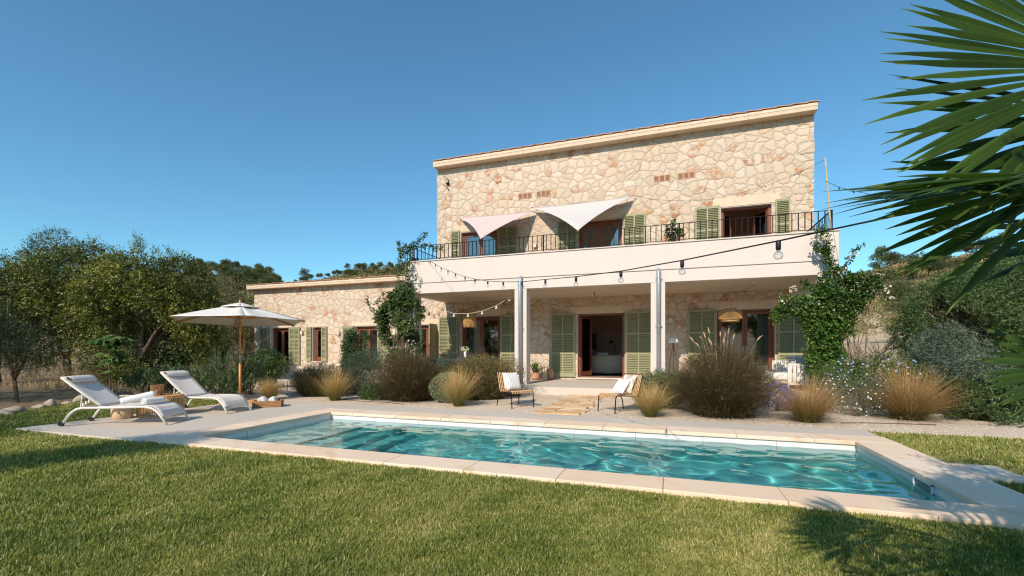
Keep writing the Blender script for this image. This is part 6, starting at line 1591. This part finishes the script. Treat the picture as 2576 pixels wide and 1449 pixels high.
for px_, d, s in ((560,136,.78),(585,137,.7),(615,136,.8),(640,138,.75),(668,136,.66),(528,135,.6)): put_pine(px_, d, s, LB, 'pines of the left hill wood')
LB = 'bushy pine on the crest of the hill above the wing roof'
for k in range(46): px_ = rg.uniform(735, 1060); put_pine(px_, rg.uniform(118,140), rg.uniform(.22,.40), LB, 'pines above the wing roof')
put_pine(768,128,.5,LB,'pines above the wing roof'); put_pine(905,139,.55,LB,'pines above the wing roof')
LB = 'open crowned pine on the skyline of the brown right hill'
for px_, d, s in ((2165,93,.55),(2185,94,.5),(2225,93,.72),(2265,94,1.0),(2290,95,1.0),(2315,94,1.05),(2345,93,.95),(2360,94,.8),(2395,93,.95),(2420,94,1.0),(2450,93,.9),(2480,94,.95),(2535,93,1.2),(2570,94,1.1),(2620,94,1.0),(2145,92,.45)): put_pine(px_, d, s*.95, LB, 'skyline pines of the right hill')
LB = 'low bushy pine scattered on the slope of the brown right hill'
for k in range(34): put_pine(rg.uniform(2130,2560), rg.uniform(50,86), rg.uniform(.28,.5), LB, 'slope pines of the right hill')
# ------------------------------------------------------------------ light, sky, camera
SUN_EL, SUN_DX, SUN_DY = R(35.0), .14, 1.0      # light travels towards (+.14, +1)
w = bpy.data.worlds.new('World'); SC.world = w; w.use_nodes = True
nt = w.node_tree; nt.nodes.clear()
sky = nt.nodes.new('ShaderNodeTexSky'); sky.sky_type = 'NISHITA'; sky.sun_disc = False
sky.sun_elevation = SUN_EL
az = math.atan2(-SUN_DX, -SUN_DY)               # direction towards the sun, clockwise from +Y
sky.sun_rotation = az
sky.air_density = 1.0; sky.dust_density = .35; sky.ozone_density = 2.2; sky.altitude = 100
bg = nt.nodes.new('ShaderNodeBackground'); bg.inputs[1].default_value = .150
wo = nt.nodes.new('ShaderNodeOutputWorld')
mu = nt.nodes.new('ShaderNodeMix'); mu.data_type = 'RGBA'; mu.blend_type = 'MULTIPLY'; mu.inputs[0].default_value = 1; mu.inputs[7].default_value = (.64, 1.05, 1.10, 1)
nt.links.new(sky.outputs[0], mu.inputs[6]); nt.links.new(mu.outputs[2], bg.inputs[0]); nt.links.new(bg.outputs[0], wo.inputs[0])
L = bpy.data.lights.new('sun', 'SUN'); L.energy = 4.9; L.angle = R(.5); L.color = (1, .875, .74)
lo = bpy.data.objects.new('sun', L); COL.objects.link(lo)
tosun = Vector((-SUN_DX, -SUN_DY, 0)).normalized()*math.cos(SUN_EL) + Vector((0, 0, math.sin(SUN_EL)))
lo.rotation_euler = tosun.to_track_quat('Z', 'Y').to_euler(); lo.location = tosun*60
L.cycles.is_caustics_light = True
cd = bpy.data.cameras.new('camera'); co = bpy.data.objects.new('camera', cd); COL.objects.link(co)
co.location = (0, 0, EYE); co.rotation_euler = (R(90), 0, YAW)
cd.sensor_width = 36; cd.sensor_fit = 'HORIZONTAL'; cd.lens = CAM_F/2576*36
cd.shift_y = (CAM_H-724.5)/2576; cd.clip_start = .05; cd.clip_end = 3000
SC.camera = co
SC.view_settings.view_transform = 'Standard'; SC.view_settings.look = 'None'
SC.view_settings.exposure = 0; SC.view_settings.gamma = 1
SC.cycles.max_bounces = 10; SC.cycles.transparent_max_bounces = 16
SC.cycles.diffuse_bounces = 4; SC.cycles.glossy_bounces = 4; SC.cycles.transmission_bounces = 8
SC.cycles.sample_clamp_indirect = 4; SC.cycles.use_denoising = True; SC.cycles.denoiser = 'OPENIMAGEDENOISE'; SC.cycles.denoising_input_passes = 'RGB_ALBEDO_NORMAL'; SC.cycles.filter_width = 1.2
SC.cycles.caustics_reflective = False; SC.cycles.caustics_refractive = True
